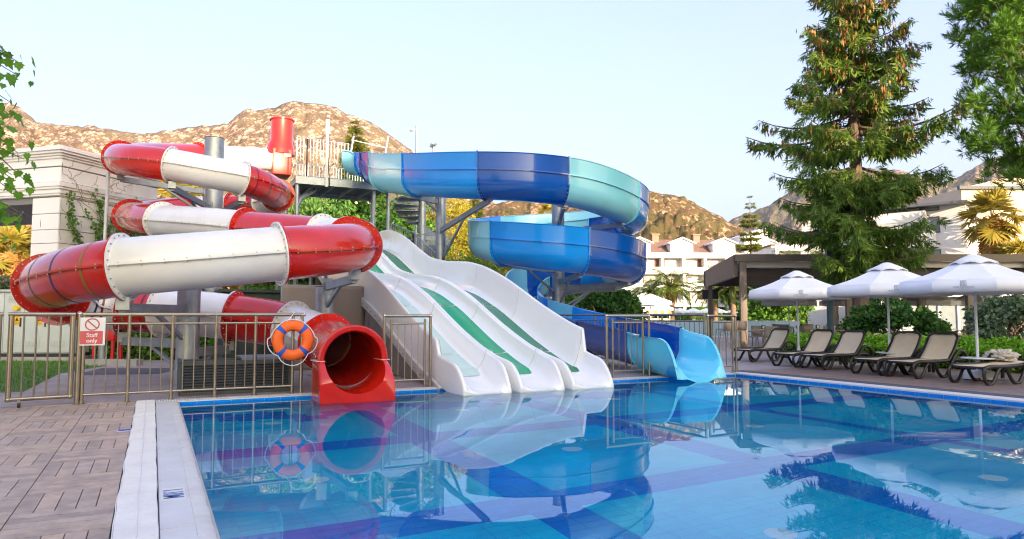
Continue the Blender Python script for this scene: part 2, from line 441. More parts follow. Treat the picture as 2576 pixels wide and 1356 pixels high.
n.links.new(lw.outputs[0], mx.inputs[0]); n.links.new(rf.outputs[0], mx.inputs[1]); n.links.new(gl.outputs[0], mx.inputs[2]); n.links.new(mx.outputs[0], n.nodes['Material Output'].inputs['Surface'])
MATS['water'] = m
wt = MB(); wt.add([(WX0 - .004, PY0, WZ), (WX1 + .004, PY0, WZ), (WX1 + .004, WY1 + .004, WZ), (WX0 - .004, WY1 + .004, WZ)], [(0, 1, 2, 3)])
me = wt.mesh('pool_water'); tag(link('pool_water', me, m), kind='structure')

# copings
whitet = mat('white coping tile', (.60, .60, .585), .42, var=.08, vscale=3, bump=.06, bscale=25, dirt=.18)
whitet2 = mat('white coping tile, warmer', (.62, .61, .57), .45, var=.08, vscale=3, bump=.06, bscale=25, dirt=.3)
cop = MB(); cop.box(.075, WX0 - .004, PY0, WY1 + .02, -.2, -.012)
coping = tag(cop.build('left_coping', mat('coping grout', (.36, .36, .35), .8)), kind='structure')
# two courses of tiles; the inner one rounds down to the water
def nose(x0, x1, y0, y1):
    b = MB(); pr = [(x0, -.012), (x0, .0), (x1 - .07, .002), (x1 - .035, -.004), (x1 - .012, -.018), (x1, -.045), (x1, -.10), (x1 - .03, -.10)]
    b.prism(pr, 'y', y0, y1); return b
ci = 0; y = WY1 + .01
flat_me = MB().box(-.099, .099, -.119, .119, -.012, .0).mesh('coping_tile'); flat_me.materials.append(whitet)
nm = nose(-.061, .061, -.1195, .1195).mesh('coping_tile', True, 50); nm.materials.append(whitet2)
yy = WY1 - .11; k = 0; far1 = MB(); far2 = MB()
while yy > -3:
    if yy > 2.2:
        o = link('coping_tile', flat_me, None, coping); o.location = (.177, yy, random.uniform(-.001, .001))
        o = link('coping_tile', nm, None, coping); o.location = (.338, yy + random.uniform(-.01, .01), random.uniform(-.0015, .0015))
    else:
        far1.box(.078, .276, yy - .119, yy + .119, -.012, 0); far2.box(.279, .398, yy - .119, yy + .119, -.012, 0)
    yy -= .24
tag(far1.build('coping_tiles_beyond', whitet, coping), kind='stuff'); tag(far2.build('coping_tiles_beyond', whitet2, coping), kind='stuff')
# overflow grate along the left side: slats across, a little wavy along its length
gr = MB(); gy = PY1 - .02; ch_ = MB(); ch_.box(-.19, .072, PY0, PY1, -.2, -.1)
def wav(y): return .0045 * math.sin(y * 4.1) + .003 * math.sin(y * 9.3 + 1)
gm1 = mat('white plastic grate', (.74, .74, .73), .45, var=.06, vscale=4, dirt=.12)
while gy > -1:
    w = wav(gy); gr.box(-.178 + w, .062 + w * .6, gy - .0085, gy + .0, -.02, .012 + random.uniform(-.001, .001)); gy -= .0125
grate = tag(ch_.build('overflow_channel', mat('channel concrete', (.14, .14, .14), .8)), kind='structure')
tag(gr.build('grate_slats', gm1, grate), kind='stuff')
rl = MB()
for off in (-.184, -.055, .064):
    pts = [(off + wav(v) * (1 if off < 0 else .6), v, -.004 if off != -.055 else .0125) for v in np.arange(-1, PY1, .12)]
    rl.tube(pts, .005, 5)
tag(rl.build('grate_rails', gm1, grate, True), kind='stuff')
# end coping with perforated grate under the fence
ec = MB(); ec.box(WX0 - .32, 12.14, WY1 + .01, WY1 + .10, -.2, -.003)
tag(ec.build('end_coping', whitet), kind='structure')
eg = MB(); x = -.05
while x < 12.1: eg.box(x, x + .013, WY1 + .105, WY1 + .255, -.02, .004); x += .022
pg = tag(MB().box(-.15, 12.14, WY1 + .105, PY1, -.15, -.05).build('end_overflow_channel', MATS['channel concrete']), kind='structure')
tag(eg.build('grate_slats', gm1, pg), kind='stuff')
# right coping, grey strip
rc = MB(); rc.box(WX1 + .004, 12.30, PY0, 12.33, -.2, .004)
tag(rc.build('right_coping', mat('white sandstone coping', (.62, .61, .60), .6, var=.06, bump=.08)), kind='structure')
rs = MB(); rs.box(12.30, 12.66, PY0, 12.6, -.2, .012)
tag(rs.build('rubber_mat_strip', mat('charcoal rubber matting', (.085, .09, .10), .85, var=.15, bump=.5, bscale=120)), kind='structure')

# depth mark on the coping and blue tile in the deck
dm = tag(MB().box(.085, .255, 5.60, 6.00, .0, .0025).build('depth_marker', mat('white marker tile', (.66, .66, .65), .3, var=.02)), 'white tile in the coping lettered 1.10M in blue', 'marker')
text_mesh('1.10M', .19, 'depth_lettering', mat('blue marking paint', (.01, .09, .32), .4), dm, Matrix.Translation((.165, 5.80, .0035)) @ Matrix.Rotation(R(-90), 4, 'Z') @ Matrix.Scale(.62, 4, (1, 0, 0)), .0008, bold=.002)
p = P(313, 1083, Z=0)
bt = tag(MB().box(p.x - .075, p.x + .075, p.y - .06, p.y + .06, 0, .004).build('blue_deck_plate', mat('white plate rim', (.6, .62, .66), .3)), 'small blue plate with a white rim on the brown deck boards', 'plate')
MB().box(p.x - .062, p.x + .062, p.y - .048, p.y + .048, .004, .007).build('blue_face', mat('blue enamel', (.01, .10, .62), .2), bt)

# ------------------------------------------------------------------ mountains
def rockmat(name, rock1, rock2, rock3, green, gthr, sc=1., veg=1.):
    m, n, b = _nt(name); p = _pos(n)
    t1 = _noise(n, .016 * sc, 10, .72, p, .5); t2 = _noise(n, .06 * sc, 8, .75, p); t3 = _noise(n, .0042 * sc, 5, .6, p, .6)
    r1 = _ramp(n, t1.outputs['Fac'], [(.36, rock3), (.47, rock1), (.62, rock2)])
    # crags: rounded rock lumps in two sizes, cleft shade put into their colour
    wv = n.nodes.new('ShaderNodeVectorMath'); wv.operation = 'SCALE'; wv.inputs['Scale'].default_value = 26 / sc; n.links.new(t1.outputs['Color'], wv.inputs[0])
    av = n.nodes.new('ShaderNodeVectorMath'); av.operation = 'ADD'; n.links.new(p, av.inputs[0]); n.links.new(wv.outputs[0], av.inputs[1])
    va = n.nodes.new('ShaderNodeTexVoronoi'); va.inputs['Scale'].default_value = .034 * sc; n.links.new(av.outputs[0], va.inputs['Vector'])
    vb = n.nodes.new('ShaderNodeTexVoronoi'); vb.inputs['Scale'].default_value = .095 * sc; n.links.new(av.outputs[0], vb.inputs['Vector'])
    vs_ = n.nodes.new('ShaderNodeMath'); vs_.operation = 'ADD'; n.links.new(va.outputs['Distance'], vs_.inputs[0]); n.links.new(vb.outputs['Distance'], vs_.inputs[1])
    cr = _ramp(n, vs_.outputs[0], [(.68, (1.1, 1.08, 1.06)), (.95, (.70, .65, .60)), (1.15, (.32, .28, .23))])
    cm_ = n.nodes.new('ShaderNodeMixRGB'); cm_.blend_type = 'MULTIPLY'; cm_.inputs[0].default_value = .95; ps = _pos(n, (1, 1, .22)); t5 = _noise(n, .021 * sc, 7, .7, ps, .3); gl5 = _ramp(n, t5.outputs['Fac'], [(.36, (.58, .53, .50)), (.52, (1., 1., 1.)), (.68, (1.12, 1.1, 1.08))]); c5 = n.nodes.new('ShaderNodeMixRGB'); c5.blend_type = 'MULTIPLY'; c5.inputs[0].default_value = 1.; n.links.new(r1.outputs[0], c5.inputs[1]); n.links.new(gl5.outputs[0], c5.inputs[2]); n.links.new(c5.outputs[0], cm_.inputs[1]); n.links.new(cr.outputs[0], cm_.inputs[2])  # gully shade put into the rock colour as tall streaks
    # scrub: small dots, thicker where the slope is gentle
    ad = n.nodes.new('ShaderNodeMath'); ad.operation = 'MULTIPLY_ADD'; ad.inputs[1].default_value = .75; n.links.new(t3.outputs['Fac'], ad.inputs[0]); 
    vv = n.nodes.new('ShaderNodeTexVoronoi'); vv.inputs['Scale'].default_value = .12 * sc; n.links.new(p, vv.inputs['Vector'])
    iv = n.nodes.new('ShaderNodeMath'); iv.operation = 'MULTIPLY_ADD'; iv.inputs[1].default_value = -.42; n.links.new(vv.outputs['Distance'], iv.inputs[0]); n.links.new(t2.outputs['Fac'], iv.inputs[2])
    n.links.new(iv.outputs[0], ad.inputs[2])
    r2 = _ramp(n, ad.outputs[0], [(gthr, (0, 0, 0)), (gthr + .07, (1, 1, 1))])
    mx = n.nodes.new('ShaderNodeMixRGB'); mv = n.nodes.new('ShaderNodeMath'); mv.operation = 'MULTIPLY'; mv.inputs[1].default_value = veg
    n.links.new(r2.outputs[0], mv.inputs[0]); n.links.new(mv.outputs[0], mx.inputs[0]); n.links.new(cm_.outputs[0], mx.inputs[1]); mx.inputs[2].default_value = (*green, 1)
    n.links.new(mx.outputs[0], b.inputs['Base Color']); b.inputs['Roughness'].default_value = .95; b.inputs['Specular IOR Level'].default_value = .1
    bn = n.nodes.new('ShaderNodeBump'); bn.inputs['Strength'].default_value = 1.; bn.inputs['Distance'].default_value = 14.
    sm = n.nodes.new('ShaderNodeMath'); sm.operation = 'ADD'; n.links.new(t1.outputs['Fac'], sm.inputs[0]); n.links.new(t2.outputs['Fac'], sm.inputs[1])
    n.links.new(sm.outputs[0], bn.inputs['Height']); n.links.new(bn.outputs[0], b.inputs['Normal'])
    return m
def mountain(name, ridge, d_ridge, d_foot, m, seed, amp=1., cols=420, rows=110, back=1.35, cliff=1.6):
    """a slope rising from the plain to a crest whose height is read off along the skyline"""
    px = np.array([r[0] for r in ridge], float); py = np.array([r[1] for r in ridge], float)
    X = np.linspace(px[0], px[-1], cols); Yp = np.interp(X, px, py)
    Yp = Yp + np.array([mnoise.fractal(Vector((x / 38., seed, 0)), .8, 2.1, 5) * 5.5 for x in X])
    vs = np.zeros((rows + 12, cols, 3), np.float32)
    for i in range(cols):
        zr = (796 - Yp[i]) / 1767. * d_ridge * math.sqrt(1 + 0 * ((X[i] - 1288) / 1767.) ** 2)
        for j in range(rows + 12):
            t = j / (rows - 1.)
            dd = d_foot + (d_ridge - d_foot) * t if t <= 1 else d_ridge * (1 + (t - 1) * back * 1.4)
            q = AT(X[i], dd)
            h = (t ** cliff if t <= 1 else max(0., 1 - (t - 1) * 7))
            nb = Vector((q.x / 260. + seed, q.y / 260., seed * 1.7))
            nn = mnoise.ridged_multi_fractal(nb, 1.0, 2.1, 7, 1.0, 2.0) - 1.1
            n2 = mnoise.fractal(Vector((q.x / 60. + seed, q.y / 60., 3.)), 1.0, 2.0, 4)
            env = math.sin(math.pi * min(t, 1)) ** .8 if t <= 1 else 0
            n2 += .5 * mnoise.fractal(Vector((q.x / 17. + seed, q.y / 17., 7.)), .9, 2.0, 3)
            z = zr * h + amp * (nn * 80 * env + n2 * 24 * (env + .10) * min(1, t * 3))
            vs[j, i] = (q.x, q.y, max(z, -2) if t > .02 else -2)
    R_, C_ = rows + 12, cols
    a = np.arange(R_ * C_).reshape(R_, C_)
    fc = np.stack([a[:-1, :-1], a[:-1, 1:], a[1:, 1:], a[1:, :-1]], -1).reshape(-1, 4)
    o = np_mesh(name, vs.reshape(-1, 3), fc, m, smooth=False)
    return tag(o, kind='structure')
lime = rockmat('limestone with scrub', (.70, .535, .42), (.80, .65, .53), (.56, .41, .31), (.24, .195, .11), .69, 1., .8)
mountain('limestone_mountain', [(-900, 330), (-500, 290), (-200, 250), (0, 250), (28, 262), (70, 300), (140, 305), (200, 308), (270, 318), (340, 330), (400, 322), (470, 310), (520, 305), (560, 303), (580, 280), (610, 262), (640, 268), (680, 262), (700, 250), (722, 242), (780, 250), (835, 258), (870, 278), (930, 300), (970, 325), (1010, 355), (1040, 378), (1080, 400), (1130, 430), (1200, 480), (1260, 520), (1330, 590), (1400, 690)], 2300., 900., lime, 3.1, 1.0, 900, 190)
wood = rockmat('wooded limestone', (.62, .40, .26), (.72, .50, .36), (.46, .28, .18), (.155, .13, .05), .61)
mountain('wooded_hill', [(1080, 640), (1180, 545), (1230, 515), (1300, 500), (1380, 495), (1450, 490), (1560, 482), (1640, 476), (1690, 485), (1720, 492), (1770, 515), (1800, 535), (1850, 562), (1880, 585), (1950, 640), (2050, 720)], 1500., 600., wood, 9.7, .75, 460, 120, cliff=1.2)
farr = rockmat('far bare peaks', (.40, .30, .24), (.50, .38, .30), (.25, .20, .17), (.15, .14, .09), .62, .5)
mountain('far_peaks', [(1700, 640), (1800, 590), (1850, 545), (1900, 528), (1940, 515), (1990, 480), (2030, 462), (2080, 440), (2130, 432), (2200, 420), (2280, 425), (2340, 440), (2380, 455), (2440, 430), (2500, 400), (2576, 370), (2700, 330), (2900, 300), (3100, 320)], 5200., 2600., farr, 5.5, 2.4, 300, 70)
# ================================================================== shade behind the viewer: an added, unseen hotel wing that keeps the low sun off the pool
steel = mat('galvanised steel', (.36, .39, .42), .42, metal=.75, var=.22, vscale=3.5, bump=.05, bscale=20, dirt=.12)
steel2 = mat('galvanised steel, dull', (.30, .33, .36), .5, metal=.6, var=.2, vscale=5)
boltm = mat('zinc bolt', (.42, .40, .38), .35, metal=.8)
red = mat('red gelcoat', (.58, .016, .006), .2, var=.14, vscale=1.4, coat=.6, spec=.5, dirt=.2)
redi = mat('red gelcoat inside', (.40, .012, .012), .3, var=.1, vscale=1.5)
wht = mat('white gelcoat', (.80, .79, .76), .24, var=.05, vscale=.8, coat=.5, dirt=.3)
wht2 = mat('white slide gelcoat', (.84, .85, .83), .22, var=.02, vscale=.8, coat=.5, dirt=.05)
cyan = mat('turquoise gelcoat', (.24, .64, .76), .2, var=.05, vscale=.8, coat=.6, dirt=.05)
cyan2 = mat('sky blue gelcoat', (.13, .68, .88), .2, var=.05, vscale=.8, coat=.6)
blu = mat('mid blue gelcoat', (.0, .27, .80), .2, var=.08, vscale=.8, coat=.6, dirt=.05)
navy = mat('navy gelcoat', (.0, .085, .42), .16, var=.12, vscale=.8, coat=.7)
STR = {'olive': mat('olive stripe', (.28, .17, .015), .3), 'navy': mat('navy stripe', (.01, .02, .12), .3), 'green': mat('green stripe', (.005, .11, .055), .3), 'maroon': mat('maroon stripe', (.20, .005, .03), .3), 'blue': mat('blue stripe', (.02, .03, .30), .3), 'grey': mat('grey stripe', (.06, .07, .08), .3)}

# ================================================================== red and white tube slide
TR = .475
RP = [(692, 402, 30), (610, 398, 29.5), (500, 393, 28), (395, 393, 25.6), (325, 396, 23.4), (303, 399, 21.9), (345, 405, 20.9), (430, 415, 20.7), (520, 432, 20.8), (610, 450, 21.2), (672, 474, 22.2), (703, 496, 24), (680, 510, 26), (610, 520, 27), (500, 525, 26.8), (390, 535, 25), (330, 543, 23), (352, 550, 21), (420, 558, 19.8), (520, 566, 19), (630, 577, 18.3), (740, 588, 17.6), (830, 597, 17), (880, 605, 16.2), (900, 613, 15), (880, 622, 13.9), (800, 631, 12.9), (705, 638, 12.3), (500, 656, 11.7), (310, 672, 11.4), (190, 692, 11.7), (121, 714, 12.5), (135, 740, 13.6), (210, 765, 14.6), (340, 780, 15), (480, 787, 14.8), (600, 800, 14.7), (700, 815, 14.6), (770, 836, 14.2), (825, 862, 13.4), (858, 885, 12.5), (875, 902, 11.75)]
rp = Path([P(x, y, d=d) for x, y, d in RP], 12, 1)
rts = empty('tube_slide', (2.9, 12, 0), 'long red and white enclosed tube slide spiralling down to the pool', 'water slide')
JO = [(0, 2.0, 'w'), (2.0, 4.7, 'r'), (4.7, 7.0, 'r'), (7.0, 9.0, 'w'), (9.0, 10.75, 'r'), (10.75, 12.2, 'w'), (12.2, 13.3, 'r'), (13.3, 14.3, 'w'), (14.3, 16.2, 'r'), (16.2, 17.85, 'r'), (17.85, 19.9, 'w'), (19.9, 21.75, 'r'), (21.75, 23.0, 'w'), (23.0, 24.6, 'r'), (24.6, 27, 'r'), (27, 29, 'w'), (29, 31.05, 'r'), (31.05, 32.3, 'r'), (32.3, 33.75, 'w'), (33.75, 34.5, 'r'), (34.5, 35.9, 'w'), (35.9, 37.45, 'r'), (37.45, 38.95, 'w'), (38.95, 40.9, 'r')]
def ring_pts(path, t, r, n=36, off=0.):
    p, d, s, u = path.at(t); p = p + d * off
    return [p + (s * math.cos(2 * math.pi * k / n) + u * math.sin(2 * math.pi * k / n)) * r for k in range(n)]
def flange(path, t, r0, r1, off0, off1, m, parent, n=36, bolts=22):
    b = MB(); b.grid([ring_pts(path, t, r0, n, off0), ring_pts(path, t, r1, n, off0), ring_pts(path, t, r1, n, off1), ring_pts(path, t, r0, n, off1)], True)
    o = b.build('flange', m, parent, True)
    p, d, s, u = path.at(t); bb = MB(); rb = (r0 + r1) / 2 + .005
    sg = -1 if off1 < off0 or off1 <= 0 else 1
    for k in range(bolts):
        a = 2 * math.pi * (k + .5) / bolts; c = p + (s * math.cos(a) + u * math.sin(a)) * rb
        e = off0 if abs(off0) > abs(off1) else off1
        bb.cyl(c + d * e, c + d * (e + .02 * (1 if e > 0 else -1)), .014, .011, 6)
    tag(bb.build('bolts', boltm, o), kind='stuff')
    return o
for k, (a, b, c) in enumerate(JO):
    m = red if c == 'r' else wht; nst = max(6, int((b - a) * 12)); ts = [a + (b - a) * i / nst for i in range(nst + 1)]
    body = MB().grid([ring_pts(rp, t, TR) for t in ts], True).build('tube_section', m, rts, True, ang=80)
    for sg in (-1, 1):      # the seam flange along each side
        rows = []
        for t in ts:
            p, d, s, u = rp.at(t)
            rows.append([p + s * sg * (TR - .01) + u * .016, p + s * sg * (TR + .05) + u * .016, p + s * sg * (TR + .05) - u * .016, p + s * sg * (TR - .01) - u * .016])
        MB().grid(rows, True).build('seam', m, body, False)
        sb = MB(); L = sum((rp.at(ts[i])[0] - rp.at(ts[i - 1])[0]).length for i in range(1, len(ts))); nb = max(2, int(L / .28))
        for i in range(nb):
            p, d, s, u = rp.at(a + (b - a) * (i + .5) / nb); q = p + s * sg * (TR + .03)
            sb.cyl(q + u * .034, q - u * .04, .012, .012, 5)
        tag(sb.build('seam_bolts', boltm, body), kind='stuff')
    if k > 0: flange(rp, a, TR - .005, TR + .088, .003, .028, m, body)
    if k < len(JO) - 1: flange(rp, b, TR - .005, TR + .088, -.003, -.028, m, body)
for t, c in ((9.22, 'maroon'), (9.62, 'green'), (10.05, 'blue'), (10.45, 'olive'), (12.45, 'blue'), (12.8, 'grey'), (12.35, 'olive'), (29.35, 'olive'), (29.9, 'navy'), (30.45, 'green'), (33.0, 'navy'), (33.4, 'maroon'), (33.95, 'olive'), (34.15, 'green'), (34.35, 'maroon'), (11.1, 'grey'), (11.5, 'grey')):
    MB().grid([ring_pts(rp, t, TR + .003, off=-.022), ring_pts(rp, t, TR + .004, off=.022)], True).build('stripe', STR[c], rts, True)
# entry: box and upright pipe on the platform
ep, ed, es, eu = rp.at(0.02)
eb = MB(); ez = ep.z
EX, EY = ep.x, ep.y
eb.box(EX - .15, EX + .62, EY - .62, EY + .62, ez - .72, ez + .38)
entry = eb.build('entry_box', mat('orange red panel', (.60, .05, .03), .35, dirt=.1), rts, bevel=.04)
MB().tube([(EX + .22, EY - .1, ez + .2), (EX + .22, EY - .1, ez + .55), (EX + .26, EY - .1, ez + .8), (EX + .27, EY - .1, ez + 1.72)], [.60, .55, .46, .46], 28).build('upright_pipe', red, entry, True)
MB().lathe([(.44, 0), (.52, 0), (.52, .04), (.44, .04)], 28, (EX + .27, EY - .1, ez + 1.70)).build('pipe_rim', red, entry, True)
MB().box(EX + .30, EX + .56, EY - .640, EY - .621, ez + .05, ez + .17).build('notice', mat('pale notice', (.62, .50, .44), .4), entry)
# mouth at the pool
mp, md, ms_, mu_ = rp.at(40.9); MX, MZ = mp.x, mp.z - .02
MYB, MYF = mp.y + .02, 11.42
mo = MB(); n = 36
rows = []
for (r, y) in ((TR, MYB), (TR, MYF + .02), (TR + .02, MYF), (TR + .075, MYF - .005), (TR + .10, MYF + .015), (TR + .10, MYF + .12), (TR + .02, MYB)):
    rows.append([(MX + r * math.cos(math.pi * k / n - .03 + .06 * k / n * 0), y, MZ + r * math.sin(math.pi * k / n)) for k in range(n + 1)])
mo.grid(rows); mouth = mo.build('mouth_arch', red, rts, True)
ap = MB(); st = 14; rows = []; YF = 11.10
for i in range(st + 1):
    t = i / st; y = MYB + (YF - MYB) * t
    cut = 0 if y > MYF else ((MYF - y) / (MYF - YF))
    amax = math.pi / 2 * (1 - .42 * cut ** 1.6); ri = TR + .035 * cut; zc = MZ
    row = []
    ow = TR + .10 + .03 * cut
    ztop = zc - ri * math.cos(amax)
    row.append((MX - ow, y, -.14)); row.append((MX - ow, y, ztop - .05)); row.append((MX - ow + .03, y, ztop - .004)); 
    for k in range(25):
        a = -amax + 2 * amax * k / 24; row.append((MX + ri * math.sin(a), y - (0 if cut == 0 else .0), zc - ri * math.cos(a)))
    row.append((MX + ow - .03, y, ztop - .004)); row.append((MX + ow, y, ztop - .05)); row.append((MX + ow, y, -.14))
    rows.append(row)
ap.grid(rows); k0 = len(ap.v) - len(rows[-1]); ap.f.append(tuple(range(k0, len(ap.v))))
ap.build('mouth_apron', red, rts, True, ang=50)
for sg in (-1, 1): MB().box(MX + sg * .535 - .075, MX + sg * .535 + .075, MYF - .008, MYB, MZ - .006, MZ + .006).build('joint_line', mat('pale sealant', (.62, .45, .40), .5), rts)

# steel columns with arms carrying the tube
def column(label, px, dep, r, ztop, arms, base=True):
    c = AT(px, dep); o = empty('support_column', (c.x, c.y, 0), label, 'column')
    b = MB(); b.tube([(c.x, c.y, -.02), (c.x, c.y, ztop)], r, 28); b.build('post', steel, o, True)
    MB().cyl((c.x, c.y, 0.0), (c.x, c.y, .03), r + .14, n=28).build('base_plate', steel2, o, True)
    MB().cyl((c.x, c.y, ztop), (c.x, c.y, ztop + .015), r + .01, n=28).build('cap', mat('dark steel cap', (.10, .11, .12), .6, metal=.5), o, True)
    for (q, drop) in arms:
        q = Vector(q); s = Vector((c.x, c.y, q.z - drop)); dr = (q - s); hd = Vector((dr.x, dr.y, 0)).normalized()
        s2 = s + hd * r * .9
        a = MB(); a.bar(s2, q, .12, .17); arm = a.build('arm', steel2, o)
        MB().bar(s2 - Vector((0, 0, .0)) + hd * -.02, s2 + hd * .03, .22, .34).build('arm_plate', steel, arm)
        mid = s2.lerp(q, .5); low = Vector((c.x, c.y, max(.25, s2.z - (mid - s2).length * .6))) + hd * r * .9
        MB().bar(low, mid - Vector((0, 0, .06)), .07, .07).build('brace', steel2, arm)
        cr = MB(); cr.box(q.x - .10, q.x + .10, q.y - .10, q.y + .10, q.z - .02, q.z + .18); cr.build('saddle', steel, arm)
    return o
def under(path, t, r=TR + .1):
    p = path.at(t)[0]; return (p.x, p.y, p.z - r - .1)
column('tallest thick grey steel column in the middle of the upper red tube loops', 527, 23.9, .32, P(527, 343, d=23.9).z, [(under(rp, 7.05), .1), (under(rp, 9.0), .1), (under(rp, 12.3), .1), (under(rp, 4.7), .1), (under(rp, 14.4), .1), (under(rp, 17.9), .2)])
column('grey steel column behind the big white tube next to the louvred box', 474, 13.35, .205, 2.2, [(under(rp, 29.0), .0), (under(rp, 33.8), .0), (under(rp, 35.8), -.0)])
column('grey steel column under the red tube bend beside the beige tarpaulin', 815, 15.6, .19, 1.95, [(under(rp, 24.6), .1), (under(rp, 22.0), .1)])

# ================================================================== three-lane white slide
fy = [29.2, 28.3, 27.6, 26.0, 24.3, 22.6, 21.5, 20.1, 18.4, 17.2, 15.8, 14.0, 12.9, 12.3, 11.9, 11.6, 11.4, 11.24]
fz = [3.9, 3.9, 3.9, 3.86, 3.45, 2.82, 2.42, 2.20, 2.08, 1.86, 1.44, .74, .38, .22, .10, .02, -.02, -.03]
ys = np.concatenate([np.linspace(29.2, 12.4, 90), np.linspace(12.3, 11.24, 22)])
zs = np.interp(-ys, -np.array(fy), fz)
for _ in range(5): zs[1:-1] = zs[1:-1] * .5 + (zs[:-2] + zs[2:]) * .25
def wz(y): return float(np.interp(-y, -ys, zs))
wsl = empty('multilane_slide', (6.37, 12, 0), 'white three-lane wavy open slide with green strips dropping into the pool', 'water slide')
LX0, LW = 4.72, 1.105
def lane_prof(hl, hr, w, endt):
    """across one lane: skirt, rounded ridge, bowl, ridge, skirt"""
    pr = []
    sk = .16
    pr += [(-w, -sk), (-w, hl - .05), (-w + .012, hl - .015), (-w + .035, hl), (-w + .07, hl - .02)]
    for k in range(9):
        a = k / 8 * math.pi / 2; fx, fzz = -w + .10 + (.24) * math.sin(a), (hl - .06) * (1 - math.sin(a) ** .8 if 0 else (1 - math.sin(a)) ** 1.15)
        pr.append((-w + .075 + .26 * (1 - math.cos(a)) ** .75, (hl - .04) * (1 - math.sin(a)) ))
    m2 = []
    for k in range(9):
        a = k / 8 * math.pi / 2
        m2.append((w - .075 - .26 * (1 - math.cos(a)) ** .75, (hr - .04) * (1 - math.sin(a))))
    pr += list(reversed(m2))
    pr += [(w - .07, hr - .02), (w - .035, hr), (w - .012, hr - .015), (w, hr - .05), (w, -sk)]
    return pr
for i in range(3):
    xc = LX0 + LW * (i + .5); rows = []
    for j, y in enumerate(ys):
        y = float(y); e = max(0, min(1, (12.35 - y) / 1.1)); hf = 1 - max(0, min(1, (11.75 - y) / .52)) ** 2.2 * .86
        hd = .37 * (1 + .3 * e)
        hl = (.62 if i == 0 and y > 12.35 else hd) * hf; hr = (.80 if i == 2 and y > 12.35 else hd) * hf
        w = LW / 2 - .004 - .085 * e
        rows.append([(xc + u, y, wz(y) + v) for (u, v) in lane_prof(hl, hr, w, e)])
    ln = MB().grid(rows); ln.f.append(tuple(range(len(ln.v) - len(rows[-1]), len(ln.v))))
    lane = ln.build('lane', wht2, wsl, True, ang=60)
    gm_ = [mat('pale mint strip', (.50, .66, .58), .25, var=.05), mat('emerald strip', (.01, .33, .13), .22, var=.12, vscale=.5), mat('deep green strip', (.006, .19, .085), .22, var=.12, vscale=.5)][i]
    for (a, b) in ((27.4, 24.4), (24.36, 21.9), (21.86, 19.2), (19.16, 16.2), (16.16, 13.35), (13.31, 12.15)):
        yy = np.linspace(a, b, 16); MB().grid([[(xc - .30, y, wz(y) + .03), (xc - .22, y, wz(y) + .01), (xc + .22, y, wz(y) + .01), (xc + .30, y, wz(y) + .03)] for y in yy]).build('green_strip', gm_, lane)
    for yj in (25.4, 22.9, 20.4, 17.7, 15.2, 12.38):     # fibreglass joints
        e = 0; pr = lane_prof(.62 if i == 0 else .40, .80 if i == 2 else .40, LW / 2 - .004, 0)
        MB().tube([(xc + u, yj, wz(yj) + v + .001) for (u, v) in pr[3:-3]], .006, 5).build('joint', mat('joint sealant', (.50, .51, .49), .5), lane, True)
# stringer with bolts down the open side, legs, hoops
sb = MB(); bl = MB()
yy = np.linspace(27.8, 12.0, 60)
sb.grid([[(LX0 - .005, y, wz(y) - .12), (LX0 - .06, y, wz(y) - .14), (LX0 - .06, y, wz(y) - .34), (LX0 + .1, y, wz(y) - .38)] for y in yy]).build('side_stringer', mat('off white slide underside', (.58, .57, .54), .4, dirt=.15), wsl, True)
for y in np.linspace(27.5, 12.3, 44): bl.cyl((LX0 - .055, y, wz(y) - .24), (LX0 - .085, y, wz(y) - .24), .018, n=6)
tag(bl.build('bolts', boltm, wsl), kind='stuff')
for (x, y) in ((LX0 + .15, 14.4), (LX0 + .15, 17.5), (LX0 + .15, 21), (LX0 + .15, 25), (LX0 + 3.1, 17.5), (LX0 + 3.1, 21), (LX0 + 3.1, 25), (LX0 + 3.1, 14.4)):
    MB().cyl((x, y, -.02), (x, y, wz(y) - .02), .06, n=14).build('leg', steel2, wsl, True)
for i in range(3):
    x0, x1 = LX0 + LW * i + .08, LX0 + LW * (i + 1) - .08; z0 = 3.92; y = 27.9; pts = [(x0, y, z0)]
    for k in range(9):
        a = math.pi - math.pi / 2 * k / 8; pts.append((x0 + .28 + .28 * math.cos(a), y, z0 + .95 + .25 * math.sin(a)))
    for k in range(9):
        a = math.pi / 2 - math.pi / 2 * k / 8; pts.append((x1 - .28 + .28 * math.cos(a), y, z0 + .95 + .25 * math.sin(a)))
    pts.append((x1, y, z0)); MB().tube(pts, .026, 10).build('start_hoop', mat('white painted tube', (.74, .74, .73), .35), wsl, True)

# ================================================================== blue open flume
BP = [(880, 438, 29), (925, 447, 28.6), (965, 480, 27.3), (1040, 490, 25.4), (1130, 496, 23.8), (1230, 500, 23), (1340, 506, 22.8), (1450, 520, 23.2), (1540, 548, 24.3), (1592, 577, 26.3), (1570, 596, 28.3), (1500, 606, 29.6), (1400, 614, 30), (1300, 624, 29.4), (1232, 638, 27.8), (1218, 650, 26), (1258, 662, 24.4), (1340, 673, 23.5), (1440, 684, 23.3), (1535, 698, 24.2), (1584, 712, 25.8), (1565, 722, 27.8), (1500, 732, 29), (1410, 742, 29.2), (1340, 756, 28.4), (1312, 775, 26.8), (1335, 796, 25)]
bp_pts = [P(x, y, d=d) for x, y, d in BP]
bp_pts[-1].z = 1.02; bp_pts[-2].z = 1.42
bp_pts += [AT(1386, 23.2, .68), AT(1452, 21, .44), AT(1538, 18.8, .23), AT(1636, 16.6, .09), Vector((10.22, 12.6, .01)), Vector((10.14, 11.2, -.045))]
bp = Path(bp_pts, 12, 1)
bsl = empty('spiral_slide', (9.9, 12, 0), 'turquoise, blue and navy open spiral slide with a pale blue outlet', 'water slide')
